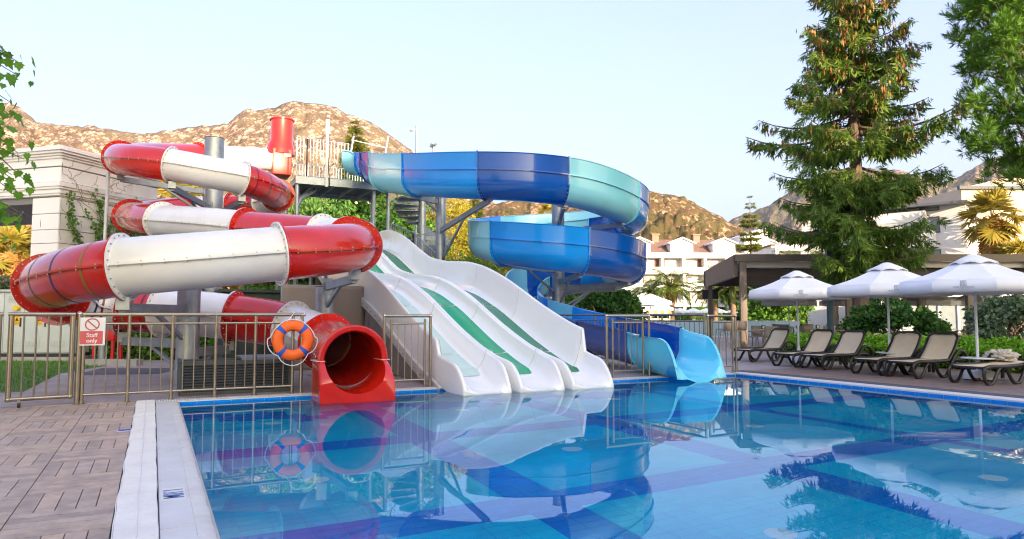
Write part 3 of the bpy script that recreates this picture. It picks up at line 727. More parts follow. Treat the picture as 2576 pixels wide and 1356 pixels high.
def fl_prof(t):
    """right side of travel is the outer wall while the slide loops; the last run carries its tall wall on the left"""
    k = max(0, min(1, (t - 25.2) / 1.6)); s = min(1, max(0, (t - .9) / 1.0)); en = max(0, min(1, (t - 31.0) / 1.0)) 
    ro = .86 + (.56 * (1 - k)) * s; lo = .86 + .12 * k
    if en: ro = ro * (1 - .0 * en); lo = .86 + .12 * (1 - en)
    return ro, lo
def flume_row(t):
    p, d, s, u = bp.at(t); s = Vector((s.x, s.y, 0)).normalized(); u = Vector((0, 0, 1)); ro, lo = fl_prof(t); w = .57; th = .035
    k = max(0, min(1, (t - 25.2) / 1.6))
    en = max(0, (t - 31.5) / .5); sink = max(0, min(1, en)) ** 3
    def top(h): return h * (1 - .93 * sink) if en > 0 else h
    L = []
    lo_, ro_ = top(lo), top(ro)
    outer = []; inner = []
    # outer skin from left top to right top
    def skin(e):
        ww = w + e; a = []
        lh = lo_; rh = ro_
        if lh > .86: a.append((-ww - .03, lh))
        a.append((-ww, min(lh, .86)))
        for q in range(15):
            an = math.pi + math.pi * q / 14; zz = .55 + ( .55 + e) * math.sin(an); a.append((ww * math.cos(an), max(-e, zz) if False else zz))
        a.append((ww, min(rh, .86)))
        if True: a.append((ww + .03, max(rh, min(rh, .86) + .001)))
        if lh <= .86: a.insert(0, (-ww - .03, lh + .001))
        return [(x, min(z, lh if x < 0 else rh)) for (x, z) in a]
    o = skin(th); i = skin(0)
    pts = [(x, z - 0) for (x, z) in o] + [(x, z) for (x, z) in reversed(i)]
    return [p + s * x + u * z for (x, z) in pts]
def flume_flange(a, b, side, m, parent):
    rows = []
    for q in range(13):
        t = a + (b - a) * q / 12; p, d, s, u = bp.at(t); s = Vector((s.x, s.y, 0)).normalized(); ww = .57 + .03
        rows.append([p + s * side * (ww) + Vector((0, 0, .845)), p + s * side * (ww + .065) + Vector((0, 0, .845)), p + s * side * (ww + .065) + Vector((0, 0, .885)), p + s * side * ww + Vector((0, 0, .885))])
    MB().grid(rows, True).build('side_flange', m, parent)
def top_rim(a, b, side, m, parent):
    rows = []
    for q in range(13):
        t = a + (b - a) * q / 12; p, d, s, u = bp.at(t); s = Vector((s.x, s.y, 0)).normalized(); ro, lo = fl_prof(t); h = ro if side > 0 else lo; x = (.57 + .05) * side
        c = p + s * x + Vector((0, 0, h))
        rows.append([c + s * .035 * math.cos(v) + Vector((0, 0, .02 * math.sin(v))) for v in (0, 1.05, 2.1, 3.14, 4.2, 5.2)])
    MB().grid(rows, True).build('rim', m, parent, True)
def end_flange(t, m, parent, off):
    p, d, s, u = bp.at(t); s = Vector((s.x, s.y, 0)).normalized(); row = flume_row(t); h = len(row) // 2; o = row[:h]
    mid = p + Vector((0, 0, .6)); out = []
    for q in o:
        v = (q - mid); v = v - d * v.dot(d); v.normalize(); out.append(q + v * .055)
    rows = [[q + d * off for q in o], [q + d * off for q in out], [q + d * (off + math.copysign(.028, off)) for q in out], [q + d * (off + math.copysign(.028, off)) for q in o]]
    MB().grid(rows).build('end_flange', m, parent)
    bb = MB()
    for k in range(1, len(o) - 1):
        c = o[k].lerp(out[k], .55); bb.cyl(c + d * (off + math.copysign(.028, off)), c + d * (off + math.copysign(.045, off)), .013, n=5)
    tag(bb.build('bolts', boltm, parent), kind='stuff')
BJ = [(0, .95, 'c'), (.95, 1.45, 'b'), (1.45, 2.0, 'n'), (2.0, 3.1, 'c'), (3.1, 4.9, 'b'), (4.9, 6.65, 'n'), (6.65, 8.4, 'c'), (8.4, 9.8, 'b'), (9.8, 11.0, 'n'), (11.0, 13.2, 'c'), (13.2, 14.4, 'b'), (14.4, 16.15, 'c'), (16.15, 18.2, 'b'), (18.2, 19.9, 'n'), (19.9, 21.3, 'c'), (21.3, 22.4, 'b'), (22.4, 23.8, 'n'), (23.8, 24.8, 'c'), (24.8, 26.1, 'b'), (26.1, 27.2, 'c'), (27.2, 28.6, 'b'), (28.6, 30.35, 'n'), (30.35, 32, 'o')]
BM = {'c': cyan, 'b': blu, 'n': navy, 'o': cyan2}
for k, (a, b, c) in enumerate(BJ):
    m = BM[c]; ns = max(6, int((b - a) * 11)); ts = [a + (b - a) * i / ns for i in range(ns + 1)]
    if c == 'o': ts = [a + (b - a) * (1 - (1 - i / 30) ** 1.0) for i in range(31)]
    fl = MB().grid([flume_row(t) for t in ts], True)
    fl.f.append(tuple(range(len(fl.v) - len(flume_row(b)), len(fl.v)))); fl.f.append(tuple(reversed(range(len(flume_row(a))))))
    sec = fl.build('flume_section', m, bsl, True, ang=50)
    if c != 'o':
        flume_flange(a, b, 1, m, sec); flume_flange(a, b, -1, m, sec); top_rim(a, b, 1 if a < 25.5 else -1, m, sec)
    else:
        flume_flange(a, 31.1, 1, m, sec)
    if k > 0: end_flange(a, m, sec, .004)
    if k < len(BJ) - 1: end_flange(b, m, sec, -.004)
# outlet lip that widens onto the water
lp = MB(); p, d, s, u = bp.at(32.0)
def under_b(t): p = bp.at(t)[0]; return (p.x, p.y, p.z - .06)
column('slim grey steel column between the winding stair and the blue spiral', 1107, 26.2, .19, 5.8, [(under_b(3.0), .05), (under_b(5.0), .55)])
column('grey steel column standing inside the blue spiral loops', 1405, 26.3, .235, 5.5, [(under_b(8.4), .1), (under_b(6.7), .1), (under_b(15.9), .1), (under_b(18.2), .1), (under_b(19.9), .1), (under_b(21.3), .1), (under_b(23.8), .05)])
# ================================================================== railings of brushed tube
tubem = mat('brushed bronze steel tube', (.36, .31, .24), .3, metal=.9, var=.12, vscale=6)
ballm = mat('bright steel cap', (.55, .52, .47), .2, metal=.95)
def rail_run(o, pts_posts, z_top=1.33, z_low=.13, z_mid=1.19, bars=3, r_post=.026, r_bar=.009, tall_ends=True, top_over=(.0, .0)):
    """posts at the given ground points, top and lower rails between them, thin upright bars"""
    A = [Vector((p[0], p[1], 0)) for p in pts_posts]
    d0 = (A[1] - A[0]).normalized(); d1 = (A[-1] - A[-2]).normalized()
    MB().tube([A[0] - d0 * (.02 + top_over[0]) + Vector((0, 0, z_top)), A[-1] + d1 * (.02 + top_over[1]) + Vector((0, 0, z_top))], .030, 14).build('top_rail', tubem, o, True)
    for p in A:
        MB().tube([p, p + Vector((0, 0, z_top))], r_post, 12).build('post', tubem, o, True)
        MB().lathe([(0, .0), (.05, .0), (.05, .008), (.03, .014), (.03, .05)], 12, (p.x, p.y, .0)).build('post_foot', tubem, o, True)
    for a, b in zip(A[:-1], A[1:]):
        for z in (z_low, z_mid): MB().tube([a + Vector((0, 0, z)), b + Vector((0, 0, z))], .019, 10).build('rail', tubem, o, True)
        for k in range(bars):
            q = a.lerp(b, (k + 1) / (bars + 1)); MB().tube([q + Vector((0, 0, z_low)), q + Vector((0, 0, z_mid))], r_bar, 8).build('bar', tubem, o, True)
def fx(px, Y=12.345): return P(px, 800, Y=Y).x
FY = 12.345
o = empty('pool_railing', (fx(440), FY, 0), 'long bronze tube railing with a staff sign in front of the red slide', 'railing')
rail_run(o, [(fx(p), FY) for p in (213, 327, 436, 545, 644, 738)], bars=3, top_over=(.05, .18))
MB().tube([(fx(760), FY, 0), (fx(760), FY, 1.33)], .03, 12).build('end_post', tubem, o, True)
MB().lathe([(0, .035), (.02, .03), (.034, .012), (.037, 0), (.034, -.02), (.02, -.03), (0, -.035)], 14, (fx(765), FY, 1.335)).build('end_cap', ballm, o, True)
# left gate
g0 = P(33, 1012, Z=0); g0 = Vector((-1.80, 12.20, 0)); g1 = Vector((-1.06, 12.32, 0))
o = empty('gate', (g0.x, g0.y, 0), 'bronze tube gate on a small caster beside the staff sign', 'gate')
MB().tube([g0 + Vector((0, 0, .12)), g0 + Vector((0, 0, 1.31))], .036, 14).build('stile', tubem, o, True); MB().tube([g1 + Vector((0, 0, .12)), g1 + Vector((0, 0, 1.31))], .036, 14).build('stile', tubem, o, True)
MB().tube([g0 + Vector((-.04, 0, 1.33)), g1 + Vector((.03, 0, 1.33))], .03, 14).build('top_rail', tubem, o, True); MB().tube([g0 + Vector((0, 0, .12)), g1 + Vector((0, 0, .12))], .03, 14).build('bottom_rail', tubem, o, True)
for k in range(4):
    q = g0.lerp(g1, (k + 1) / 5); MB().tube([q + Vector((0, 0, .12)), q + Vector((0, 0, 1.31))], .0125, 8).build('bar', tubem, o, True)
for q in (g0, g1): MB().lathe([(0, .04), (.022, .034), (.038, .014), (.041, 0), (.038, -.02), (.022, -.034), (0, -.04)], 14, (q.x, q.y, .12)).build('elbow', tubem, o, True)
q = g0.lerp(g1, .18); ca = MB(); ca.box(q.x - .02, q.x + .02, q.y - .03, q.y + .01, .05, .12); cas = ca.build('caster', mat('grey caster', (.2, .2, .2), .5), o); MB().tube([(q.x - .018, q.y - .02, .034), (q.x + .018, q.y - .02, .034)], .034, 14).build('wheel', mat('black rubber', (.02, .02, .02), .7), cas, True)
o = empty('hinge_post', (-.975, 12.335, 0), 'thick bronze post the small gate hangs on, under the staff sign', 'post')
MB().tube([(-.975, 12.335, 0), (-.975, 12.335, 1.33)], .036, 14).build('tube', tubem, o, True); MB().lathe([(0, .04), (.022, .034), (.038, .014), (.041, 0), (.038, -.02), (0, -.04)], 14, (-.975, 12.335, 1.34)).build('cap', ballm, o, True)
MB().lathe([(0, 0), (.06, 0), (.06, .01), (.036, .02)], 14, (-.975, 12.335, 0)).build('foot', tubem, o, True)
o = empty('outer_railing', (-1.93, 12.1, 0), 'end of a bronze railing running out past the caster gate', 'railing')
rail_run(o, [(-3.4, 11.95), (-2.65, 12.03), (-1.93, 12.12)], bars=4, r_post=.036, z_mid=1.30, top_over=(0, .03))
# middle and right panels
def panel(label, a, b, c, d, Y=FY):
    o = empty('railing_panel', (fx(a), Y, 0), label, 'railing')
    for p in (a, d): MB().tube([(fx(p), Y, 0), (fx(p), Y, 1.31)], .028, 12).build('post', tubem, o, True); MB().lathe([(0, 0), (.05, 0), (.05, .008), (.028, .016)], 12, (fx(p), Y, 0)).build('post_foot', tubem, o, True); MB().lathe([(0, .036), (.02, .03), (.036, .012), (.038, 0), (.02, -.03), (0, -.036)], 14, (fx(p), Y, 1.315)).build('cap', ballm, o, True)
    MB().tube([(fx(a), Y, 1.31), (fx(d), Y, 1.31)], .030, 14).build('top_rail', tubem, o, True)
    for p in (b, c): MB().tube([(fx(p), Y, 0), (fx(p), Y, 1.25)], .022, 12).build('stile', tubem, o, True); MB().lathe([(0, 0), (.045, 0), (.045, .008), (.022, .016)], 12, (fx(p), Y, 0)).build('post_foot', tubem, o, True)
    for z in (.14, 1.17): MB().tube([(fx(b), Y, z), (fx(c), Y, z)], .019, 10).build('rail', tubem, o, True)
    for k in range(4 if d - a > 100 else 2):
        n_ = 4 if d - a > 100 else 2
        x = fx(b) + (fx(c) - fx(b)) * (k + 1) / (n_ + 1); MB().tube([(x, Y, .14), (x, Y, 1.17)], .009, 8).build('bar', tubem, o, True)
panel('short bronze railing panel between the red slide mouth and the white slide', 967, 985, 1069, 1083)
panel('short bronze railing panel between the white slide and the pale blue outlet', 1526, 1541, 1617, 1632)
panel('short bronze railing panel at the pool corner beyond the pale blue outlet', 1781, 1790, 1842, 1850)
o = empty('back_railing', (fx(1777), 12.4, 0), 'dark bronze railing running back from the pool corner behind the blue slide', 'railing')
rail_run(o, [(fx(1777), 12.42 + k * 1.5) for k in range(9)], bars=8, z_top=1.34)

# staff sign
sx = fx(233, 12.30); sg_ = empty('staff_sign', (sx, 12.28, 1.0), 'white plastic notice with red ring and the words Staff only', 'sign')
w_, h0, h1 = .172, .865, 1.285
y_ = 12.300
MB().box(sx - w_, sx + w_, y_, y_ + .006, h0, h1).build('board', mat('white laminated card', (.74, .75, .77), .25, var=.03), sg_)
MB().box(sx - w_ + .018, sx + w_ - .03, y_ - .003, y_ - .0005, h0 + .018, h0 + .215).build('red_field', mat('faded red print', (.55, .10, .11), .3, var=.08), sg_)
pr = mat('red print', (.52, .09, .10), .3)
cz = h1 - .105; rg = [(sx + .088 * math.cos(2 * math.pi * k / 32), y_ - .002, cz + .085 * math.sin(2 * math.pi * k / 32)) for k in range(32)]
MB().tube(rg, .009, 6, closed=True).build('prohibition_ring', pr, sg_, True)
MB().bar((sx - .062, y_ - .002, cz + .06), (sx + .062, y_ - .002, cz - .06), .005, .017).build('slash', pr, sg_)
MF = Matrix.Rotation(R(90), 4, 'X')
lm = mat('white print', (.78, .76, .76), .4)
text_mesh('Staff', .085, 'lettering', lm, sg_, Matrix.Translation((sx, y_ - .005, h0 + .152)) @ MF, .0006, bold=.001)
text_mesh('only', .085, 'lettering', lm, sg_, Matrix.Translation((sx, y_ - .005, h0 + .07)) @ MF, .0006, bold=.001)
# life ring
lx = P(736, 850, Y=12.24).x; lz = P(736, 856, Y=12.24).z
lr = empty('life_ring', (lx, 12.24, lz), 'orange life ring with blue bands and white rope hung on the railing', 'life ring')
rr, tt = .245, .088
def torus(a0, a1, r, t, n=24, m=12):
    rows = []
    for i in range(n + 1):
        a = a0 + (a1 - a0) * i / n; c = Vector((lx + r * math.cos(a), 12.235, lz + r * 1.02 * math.sin(a))); e = Vector((math.cos(a), 0, math.sin(a)))
        rows.append([c + e * t * math.cos(2 * math.pi * k / m) + Vector((0, 1, 0)) * t * .62 * math.sin(2 * math.pi * k / m) for k in range(m)])
    return MB().grid(rows, True)
torus(0, 2 * math.pi, rr, tt, 48, 14).build('ring', mat('orange foam', (.86, .14, .012), .5, var=.06, bump=.05), lr, True, ang=80)
for k in range(4):
    a = R(47) + math.pi / 2 * k; torus(a - .13, a + .13, rr, tt + .004, 6, 14).build('band', mat('blue webbing', (.01, .09, .50), .6), lr, True, ang=80)
rope = []
for k in range(60):
    a = 2 * math.pi * k / 60; b = (a - R(47)) % (math.pi / 2) / (math.pi / 2); sag = math.sin(math.pi * b) ** .8
    low = .07 if math.sin(a) < .2 else .03
    rope.append((lx + (rr + tt + .004 + sag * low) * math.cos(a), 12.215, lz + (rr + tt + .004 + sag * low) * math.sin(a) - .015 * sag))
MB().tube(rope, .008, 6, closed=True).build('rope', mat('white rope', (.72, .73, .76), .8), lr, True)
MB().tube([(lx - .1, 12.22, lz + .31), (lx + .03, 12.3, 1.36), (lx + .08, 12.36, 1.37), (lx + .15, 12.3, lz + .33)], .007, 6).build('hanging_cord', MATS['white rope'], lr, True)

# ================================================================== louvred box by the railing
a = P(447, 990, Z=0); b = P(722, 978, Z=0); bx0, bx1, by = a.x, b.x, 12.72
o = empty('louvred_cover', ((bx0 + bx1) / 2, by, 0), 'low charcoal louvred box behind the railing, partly open on top', 'box')
ch = mat('charcoal painted timber', (.055, .062, .068), .6, var=.2, vscale=6, stretch=(1, 1, 6), dirt=.3)
for (x0, x1) in ((bx0, bx0 + .06), (bx1 - .06, bx1)): MB().box(x0, x1, by, by + 1.1, 0, .56).build('corner_board', ch, o)
MB().box(bx0 + .06, bx1 - .06, by + .9, by + 1.06, 0, .54).build('back_board', ch, o)
MB().box(bx0 + .06, bx1 - .06, by + .005, by + .07, .49, .56).build('top_board', ch, o); MB().box(bx0 + .06, bx1 - .06, by + .005, by + .07, .0, .06).build('bottom_board', ch, o)
for k in range(9):
    z = .075 + .046 * k; MB().add([(bx0 + .06, by + .01, z), (bx1 - .06, by + .01, z), (bx1 - .06, by + .06, z + .04), (bx0 + .06, by + .06, z + .04), (bx0 + .06, by + .02, z - .01), (bx1 - .06, by + .02, z - .01), (bx1 - .06, by + .07, z + .03), (bx0 + .06, by + .07, z + .03)], [(0, 1, 2, 3), (7, 6, 5, 4), (0, 4, 5, 1), (1, 5, 6, 2), (2, 6, 7, 3), (3, 7, 4, 0)]).build('slat', ch, o)
MB().box(bx0 + .06, bx1 - .06, by + .10, by + .9, .0, .3).build('dark_filter', mat('black filter', (.015, .015, .015), .9), o)
MB().box(bx0 + .95, bx1 - .03, by - .0, by + 1.0, .562, .60).build('lid_board', mat('grey slate lid', (.15, .17, .20), .55), o)

# ================================================================== storage under the slides: tarpaulins, dark shed
tarp = mat('beige tarpaulin', (.25, .205, .18), .75, var=.14, vscale=1.2, bump=.25, bscale=6)
def cloth(pts_fn, nu, nv, amp, seed, nrm):
    rows = []
    for i in range(nu + 1):
        r_ = []
        for j in range(nv + 1):
            p = pts_fn(i / nu, j / nv); w = mnoise.noise(Vector((p.x * 1.3 + seed, p.y * 1.3, p.z * .8))) * amp + mnoise.noise(Vector((p.x * 4 + seed, p.y * 4, p.z * 1.5))) * amp * .4
            r_.append(p + Vector(nrm) * w)
        rows.append(r_)
    return MB().grid(rows)
t_ = empty('tarpaulin_screen', (3.6, 17.5, 0), 'flat beige tarpaulin wall beside the grey column under the slides', 'tarpaulin')
cloth(lambda u, v: Vector((2.75 + 2.0 * u, 17.5, 2.05 * v)), 24, 24, .05, 1, (0, 1, 0)).build('sheet', tarp, t_, True, solid=.01)
MB().box(2.72, 2.78, 17.52, 17.58, 0, 2.08).build('pole', steel2, t_); MB().box(2.72, 4.7, 17.53, 17.57, 2.03, 2.07).build('pole', steel2, t_)
t_ = empty('tarpaulin_curtain', (4.6, 15, 0), 'sagging beige tarpaulin hung beneath the open side of the white slide', 'tarpaulin')
cloth(lambda u, v: Vector((4.78 + .02 * math.sin(u * 9), 17.6 - 4.6 * u, max(.02, (wz(17.6 - 4.6 * u) - .36) * v))), 40, 22, .08, 4, (1, 0, 0)).build('sheet', tarp, t_, True, solid=.01)
cloth(lambda u, v: Vector((4.80 + 3.0 * u, 13.05 + .1 * math.sin(u * 7), max(.005, (wz(13.1) - .2) * v))), 30, 8, .04, 8, (0, 1, 0)).build('end_sheet', tarp, t_, True, solid=.01)
cloth(lambda u, v: Vector((4.72, 17.0 - 1.3 * u, .75 + .62 * v)), 18, 12, .05, 9, (1, 0, 0)).build('patch', mat('darker tarpaulin patch', (.20, .165, .145), .8, bump=.2, bscale=8), t_, True, solid=.01)
s0 = P(560, 800, Y=19.5); s1 = P(706, 800, Y=19.5)
o = empty('storage_shed', ((s0.x + s1.x) / 2, 19.5, 0), 'dark green flat-roofed storage shed behind the lower white tube', 'shed')
dg = mat('dark green boards', (.018, .035, .032), .6, var=.2, vscale=3)
k = 0; x = s0.x
while x < s1.x - .02: MB().box(x, min(x + .195, s1.x), 19.5 + .003 * (k % 2), 21.2, 0, 1.93).build('board', dg, o); x += .2; k += 1
MB().box(s0.x - .1, s1.x + .1, 19.4, 21.3, 1.93, 2.0).build('roof', dg, o)

# ================================================================== start tower
tw = empty('slide_tower', (6.6, 29.5, 0), 'galvanised steel tower with railed platforms behind the slides', 'tower')
TX0, TX1, TY0, TY1, TZ = 4.86, 8.85, 28.3, 31.3, 6.80
MB().box(TX0, TX1, TY0 + .04, TY1, TZ - .05, TZ).build('upper_platform', mat('steel chequer plate', (.10, .12, .13), .5, metal=.5, dirt=.2), tw)
MB().box(TX0, TX1, TY0, TY0 + .04, TZ - .24, TZ + .06).build('edge_beam', steel, tw); MB().box(TX0, TX0 + .05, TY0 + .05, TY1, TZ - .24, TZ - .051).build('edge_beam', steel, tw); MB().box(TX0, TX1, TY1, TY1 + .05, TZ - .24, TZ + .06).build('edge_beam', steel, tw)
for k in range(1, 5): x = TX0 + (TX1 - TX0) * k / 5; MB().box(x - .04, x + .04, TY0 + .05, TY1 - .01, TZ - .2, TZ - .051).build('joist', steel, tw)
for (x, y) in ((TX0 + .1, TY0 + .2), (P(940, 500, Y=28.6).x, 28.6), (P(977, 500, Y=28.9).x, 28.9), (TX0 + .1, TY1 - .2), (TX1 - .1, TY1 - .2)): MB().tube([(x, y, -.02), (x, y, TZ - .06)], .085, 16).build('column', steel, tw, True)
MB().tube([(TX0 + .1, TY0 + .2, TZ - 1.1), (TX0 + .25, TY0 + .3, TZ - .8), (TX0 + .9, TY0 + .9, TZ - .3)], .1, 14).build('strut', steel, tw, True)
def grating_rail(pts, z0, h, sp=.12, r=.013, name='railing_panel'):
    b = MB()
    for (a, c) in zip(pts[:-1], pts[1:]):
        a = Vector((*a, z0)) if len(a) == 2 else Vector(a); c = Vector((*c, z0)) if len(c) == 2 else Vector(c)
        L = (c - a).length; n_ = max(2, int(L / sp))
        for zz in (.08, h): b.tube([a + Vector((0, 0, zz)), c + Vector((0, 0, zz))], .022, 8)
        for k in range(n_ + 1):
            q = a.lerp(c, k / n_); b.tube([q + Vector((0, 0, .08 if k not in (0, n_) else -.1)), q + Vector((0, 0, h))], r if k not in (0, n_) else .028, 6)
    return b.build(name, steel, tw, True)
grating_rail([(TX0 + .03, TY0 + .03), (P(772, 400, Y=TY0 + .03).x, TY0 + .03)], TZ, 1.62); grating_rail([(P(772, 400, Y=TY0 + .03).x, TY0 + .03), (P(822, 400, Y=TY0).x, TY0 + .03)], TZ, 1.60); grating_rail([(P(824, 400, Y=TY0).x, TY0 + .03), (P(876, 400, Y=TY0).x, TY0 + .03)], TZ, 1.58)
grating_rail([(TX0 + .05, TY1), (TX1, TY1)], TZ, 1.15); grating_rail([(TX1 - .02, TY1), (TX1 - .02, TY0 + 1.2)], TZ, 1.15)
x = P(822, 400, Y=TY0 - .03).x; MB().box(x - .05, x + .05, TY0 - .08, TY0 - .005, TZ - .3, TZ + 2.35).build('light_post', mat('white post', (.66, .66, .66), .4), tw); MB().box(x - .07, x + .07, TY0 - .10, TY0 - .05, TZ + 1.9, TZ + 2.45).build('light_box', mat('lamp housing', (.60, .60, .58), .3), tw)
MB().tube([(x + .06, TY0 - .06, TZ + 1.9), (x + .07, TY0 - .06, TZ + .5), (x + .13, TY0 - .06, TZ - .2), (x + .05, TY0 - .06, TZ - .35)], .02, 6).build('cable', mat('black cable', (.02, .02, .02), .5), tw, True)
for px_ in (886, 973):
    a = P(px_ - 4, 385, Y=28.9); c = P(px_ + 3, 343, Y=28.9); MB().bar(a, c, .04, .17, (0, 1, 0)).build('stop_board', MATS['white post'], tw)
a = P(884, 352, Y=28.9); c = P(972, 372, Y=28.9); MB().tube([a, c], .02, 8).build('cross_bar', MATS['white post'], tw, True)
# lower platform for the white slide
MB().box(LX0 - .2, LX0 + 3.6, 28.0, 31.0, 3.78, 3.88).build('lower_platform', steel2, tw)
for (x, y) in ((LX0 - .1, 28.2), (LX0 - .1, 30.8), (LX0 + 3.5, 30.8), (LX0 + 3.5, 28.2)): MB().tube([(x, y, -.02), (x, y, 3.8)], .07, 12).build('column', steel2, tw, True)
grating_rail([(LX0 - .15, 31.0), (LX0 + 3.55, 31.0)], 3.88, 1.05); grating_rail([(LX0 - .15, 28.1), (LX0 - .15, 30.9)], 3.88, 1.05)
# stair with closed treads winding up round its own post
scx = AT(1060, 30.6); MB().tube([(scx.x, scx.y, -.02), (scx.x, scx.y, 7.9)], .16, 18).build('stair_post', steel, tw, True)
for k in range(30):
    z = .3 + .225 * k; a = R(200) + R(26) * k; b = MB(); n_ = []
    p0 = [(scx.x + .15 * math.cos(a + s_), scx.y + .15 * math.sin(a + s_)) for s_ in (0, R(30))]; p1 = [(scx.x + 1.25 * math.cos(a + s_), scx.y + 1.25 * math.sin(a + s_)) for s_ in (R(30), 0)]
    b.prism(p0 + p1, 'z', z, z + .035); b.prism([p0[0], p0[0], p1[1], p1[1]][:0] or [p0[0], (p0[0][0] + .01, p0[0][1] + .01), (p1[1][0] + .01, p1[1][1] + .01), p1[1]], 'z', z - .15, z - .002)
    b.build('tread', steel2, tw)
rl = []; 
pts = []
for k in range(0, 31):
    z = .3 + .225 * k; a = R(213) + R(26) * k; pts.append((scx.x + 1.27 * math.cos(a), scx.y + 1.27 * math.sin(a), z))
sr = MB(); sr.tube([(p[0], p[1], p[2] + 1.0) for p in pts], .022, 8)
for p in pts: sr.tube([(p[0], p[1], p[2] - .1), (p[0], p[1], p[2] + 1.0)], .012, 6)
sr.build('stair_rail', steel, tw, True)
# stair flight railing down beside the white slide
q0 = P(985, 562, d=28.3); q1 = P(1040, 585, d=27.6); q2 = P(1110, 650, d=26.8); q3 = P(1135, 690, d=26.4)
for (a, c) in ((q0, q1), (q1, q2), (q2, q3)): grating_rail([tuple(a - Vector((0, 0, 1.05))), tuple(c - Vector((0, 0, 1.05)))], 0, 1.05)
for k in range(14):
    q = q1.lerp(q3, k / 13) - Vector((0, 0, 1.15)); MB().box(q.x - .0, q.x + .9, q.y - .02, q.y + .26, q.z - .03, q.z).build('step', steel2, tw)
for q in (q1, q2, q3): MB().tube([(q.x, q.y, -.02), (q.x, q.y, q.z - 1.0)], .05, 10).build('column', steel2, tw, True)
# camera pole
c = AT(1044, 33); o = empty('camera_pole', (c.x, c.y, 0), 'thin grey pole with a small security camera above the tower', 'pole')
zt = P(1044, 309, d=33).z
MB().tube([(c.x, c.y, -.02), (c.x, c.y, zt)], [.075, .06], 12).build('pole', steel, o, True); MB().bar((c.x, c.y, zt - .18), (c.x - .22, c.y + .05, zt - .2), .05, .05).build('bracket', steel2, o); MB().bar((c.x - .2, c.y + .05, zt - .24), (c.x - .34, c.y - .06, zt - .28), .09, .09).build('camera_head', mat('grey camera', (.2, .2, .21), .4), o)

# ================================================================== electrical cabinet, red pump
FR = Matrix.Rotation(-YAW, 4, 'Z')
def local(px, dep): return Matrix.Translation(AT(px, dep)) @ FR
cm = mat('pale grey cabinet steel', (.50, .54, .53), .4, var=.05, dirt=.12); L = local(-75, 20.6)
o = empty('electrical_cabinet', AT(60, 20.6), 'pale grey electrical cabinet with yellow warning signs on a concrete plinth', 'cabinet')
wid = 3.05; H_ = 2.02
MB().box(0, wid, .06, .8, .22, H_).xf(L).build('body', cm, o); MB().box(-.04, wid + .04, -.03, .86, H_ + .001, H_ + .07).xf(L).build('roof', cm, o, bevel=.02)
MB().box(.0, wid, .03, .8, .12, .219).xf(L).build('skirting', mat('black steel', (.02, .02, .022), .5), o); MB().box(-.3, wid + .2, -.15, 1.0, -.02, .119).xf(L).build('plinth', mat('concrete', (.36, .34, .31), .85, bump=.3, dirt=.3), o)
wm = mat('yellow warning sticker', (.82, .46, .01), .4)
for (x0, x1) in ((.03, .95), (.97, 1.55), (1.57, 2.28), (2.30, 3.02)):
    d_ = MB().box(x0, x1, .03, .059, .25, H_ - .04).xf(L).build('door', cm, o, bevel=.006)
    if x0 > .9:
        cx = (x0 + x1) / 2 + (.1 if x0 < 2.2 else -.1); z0 = 1.05
        w = MB().box(cx - .08, cx + .08, .022, .029, z0, z0 + .26).xf(L).build('warning_sign', wm, d_)
        MB().add([(cx - .055, .019, z0 + .12), (cx + .055, .019, z0 + .12), (cx, .019, z0 + .23)], [(0, 1, 2)]).xf(L).build('triangle', mat('black print', (.03, .025, .01), .5), d_)
        for kk in range(3): MB().box(cx - .06, cx + .06, .0205, .0215, z0 + .02 + .03 * kk, z0 + .035 + .03 * kk).xf(L).build('print_line', mat('brown print', (.25, .13, .01), .5), d_)
    v = MB()
    for zz in (.42, 1.72):
        for r_ in range(5):
            for c_ in range(4): v.box(x0 + .1 + c_ * .1 * (x1 - x0) / .7, x0 + .18 + c_ * .1 * (x1 - x0) / .7, .015, .029, zz + r_ * .04, zz + r_ * .04 + .018)
    tag(v.xf(L).build('louvres', cm, d_), kind='stuff')
    MB().box(x1 - .1, x1 - .06, .0, .029, 1.0, 1.26).xf(L).build('handle', MATS['black steel'], d_, bevel=.01)
MB().tube([(1.38, .03, 1.55), (1.38, -.10, 1.55)], .075, 14).xf(L).build('yellow_socket', mat('yellow plastic', (.80, .52, .02), .35), o, True)
L = local(232, 19.6); o = empty('red_pump_unit', AT(245, 19.6), 'red steel hopper on four legs behind the staff sign', 'pump')
MB().box(0, .62, 0, .5, .62, 1.05).xf(L).build('tank', mat('red machine paint', (.50, .012, .014), .4), o, bevel=.03)
for (x, y) in ((.02, .02), (.54, .02), (.02, .42), (.54, .42)): MB().box(x, x + .07, y, y + .07, 0, .619).xf(L).build('leg', MATS['red machine paint'], o)
MB().tube([(.2, .2, .02), (.2, .2, .62)], .11, 14).xf(L).build('pipe', steel2, o, True)
L = local(205, 18.6); MBp = MB().box(0, 1.5, 0, .35, -.02, .16).xf(L).build('concrete_kerb', MATS['concrete']); tag(MBp, 'low concrete kerb in front of the red hopper', 'kerb')
# manhole plate in the yard
a = P(190, 940, Z=0); mh = tag(MB().add([tuple(P(x, y, Z=.008)) for x, y in ((190, 942), (400, 940), (455, 926), (255, 926))], [(0, 1, 2, 3)]).build('drain_cover', mat('dark iron cover', (.10, .09, .09), .6, var=.3)), 'large flat iron cover let into the yard paving behind the railing', 'cover')
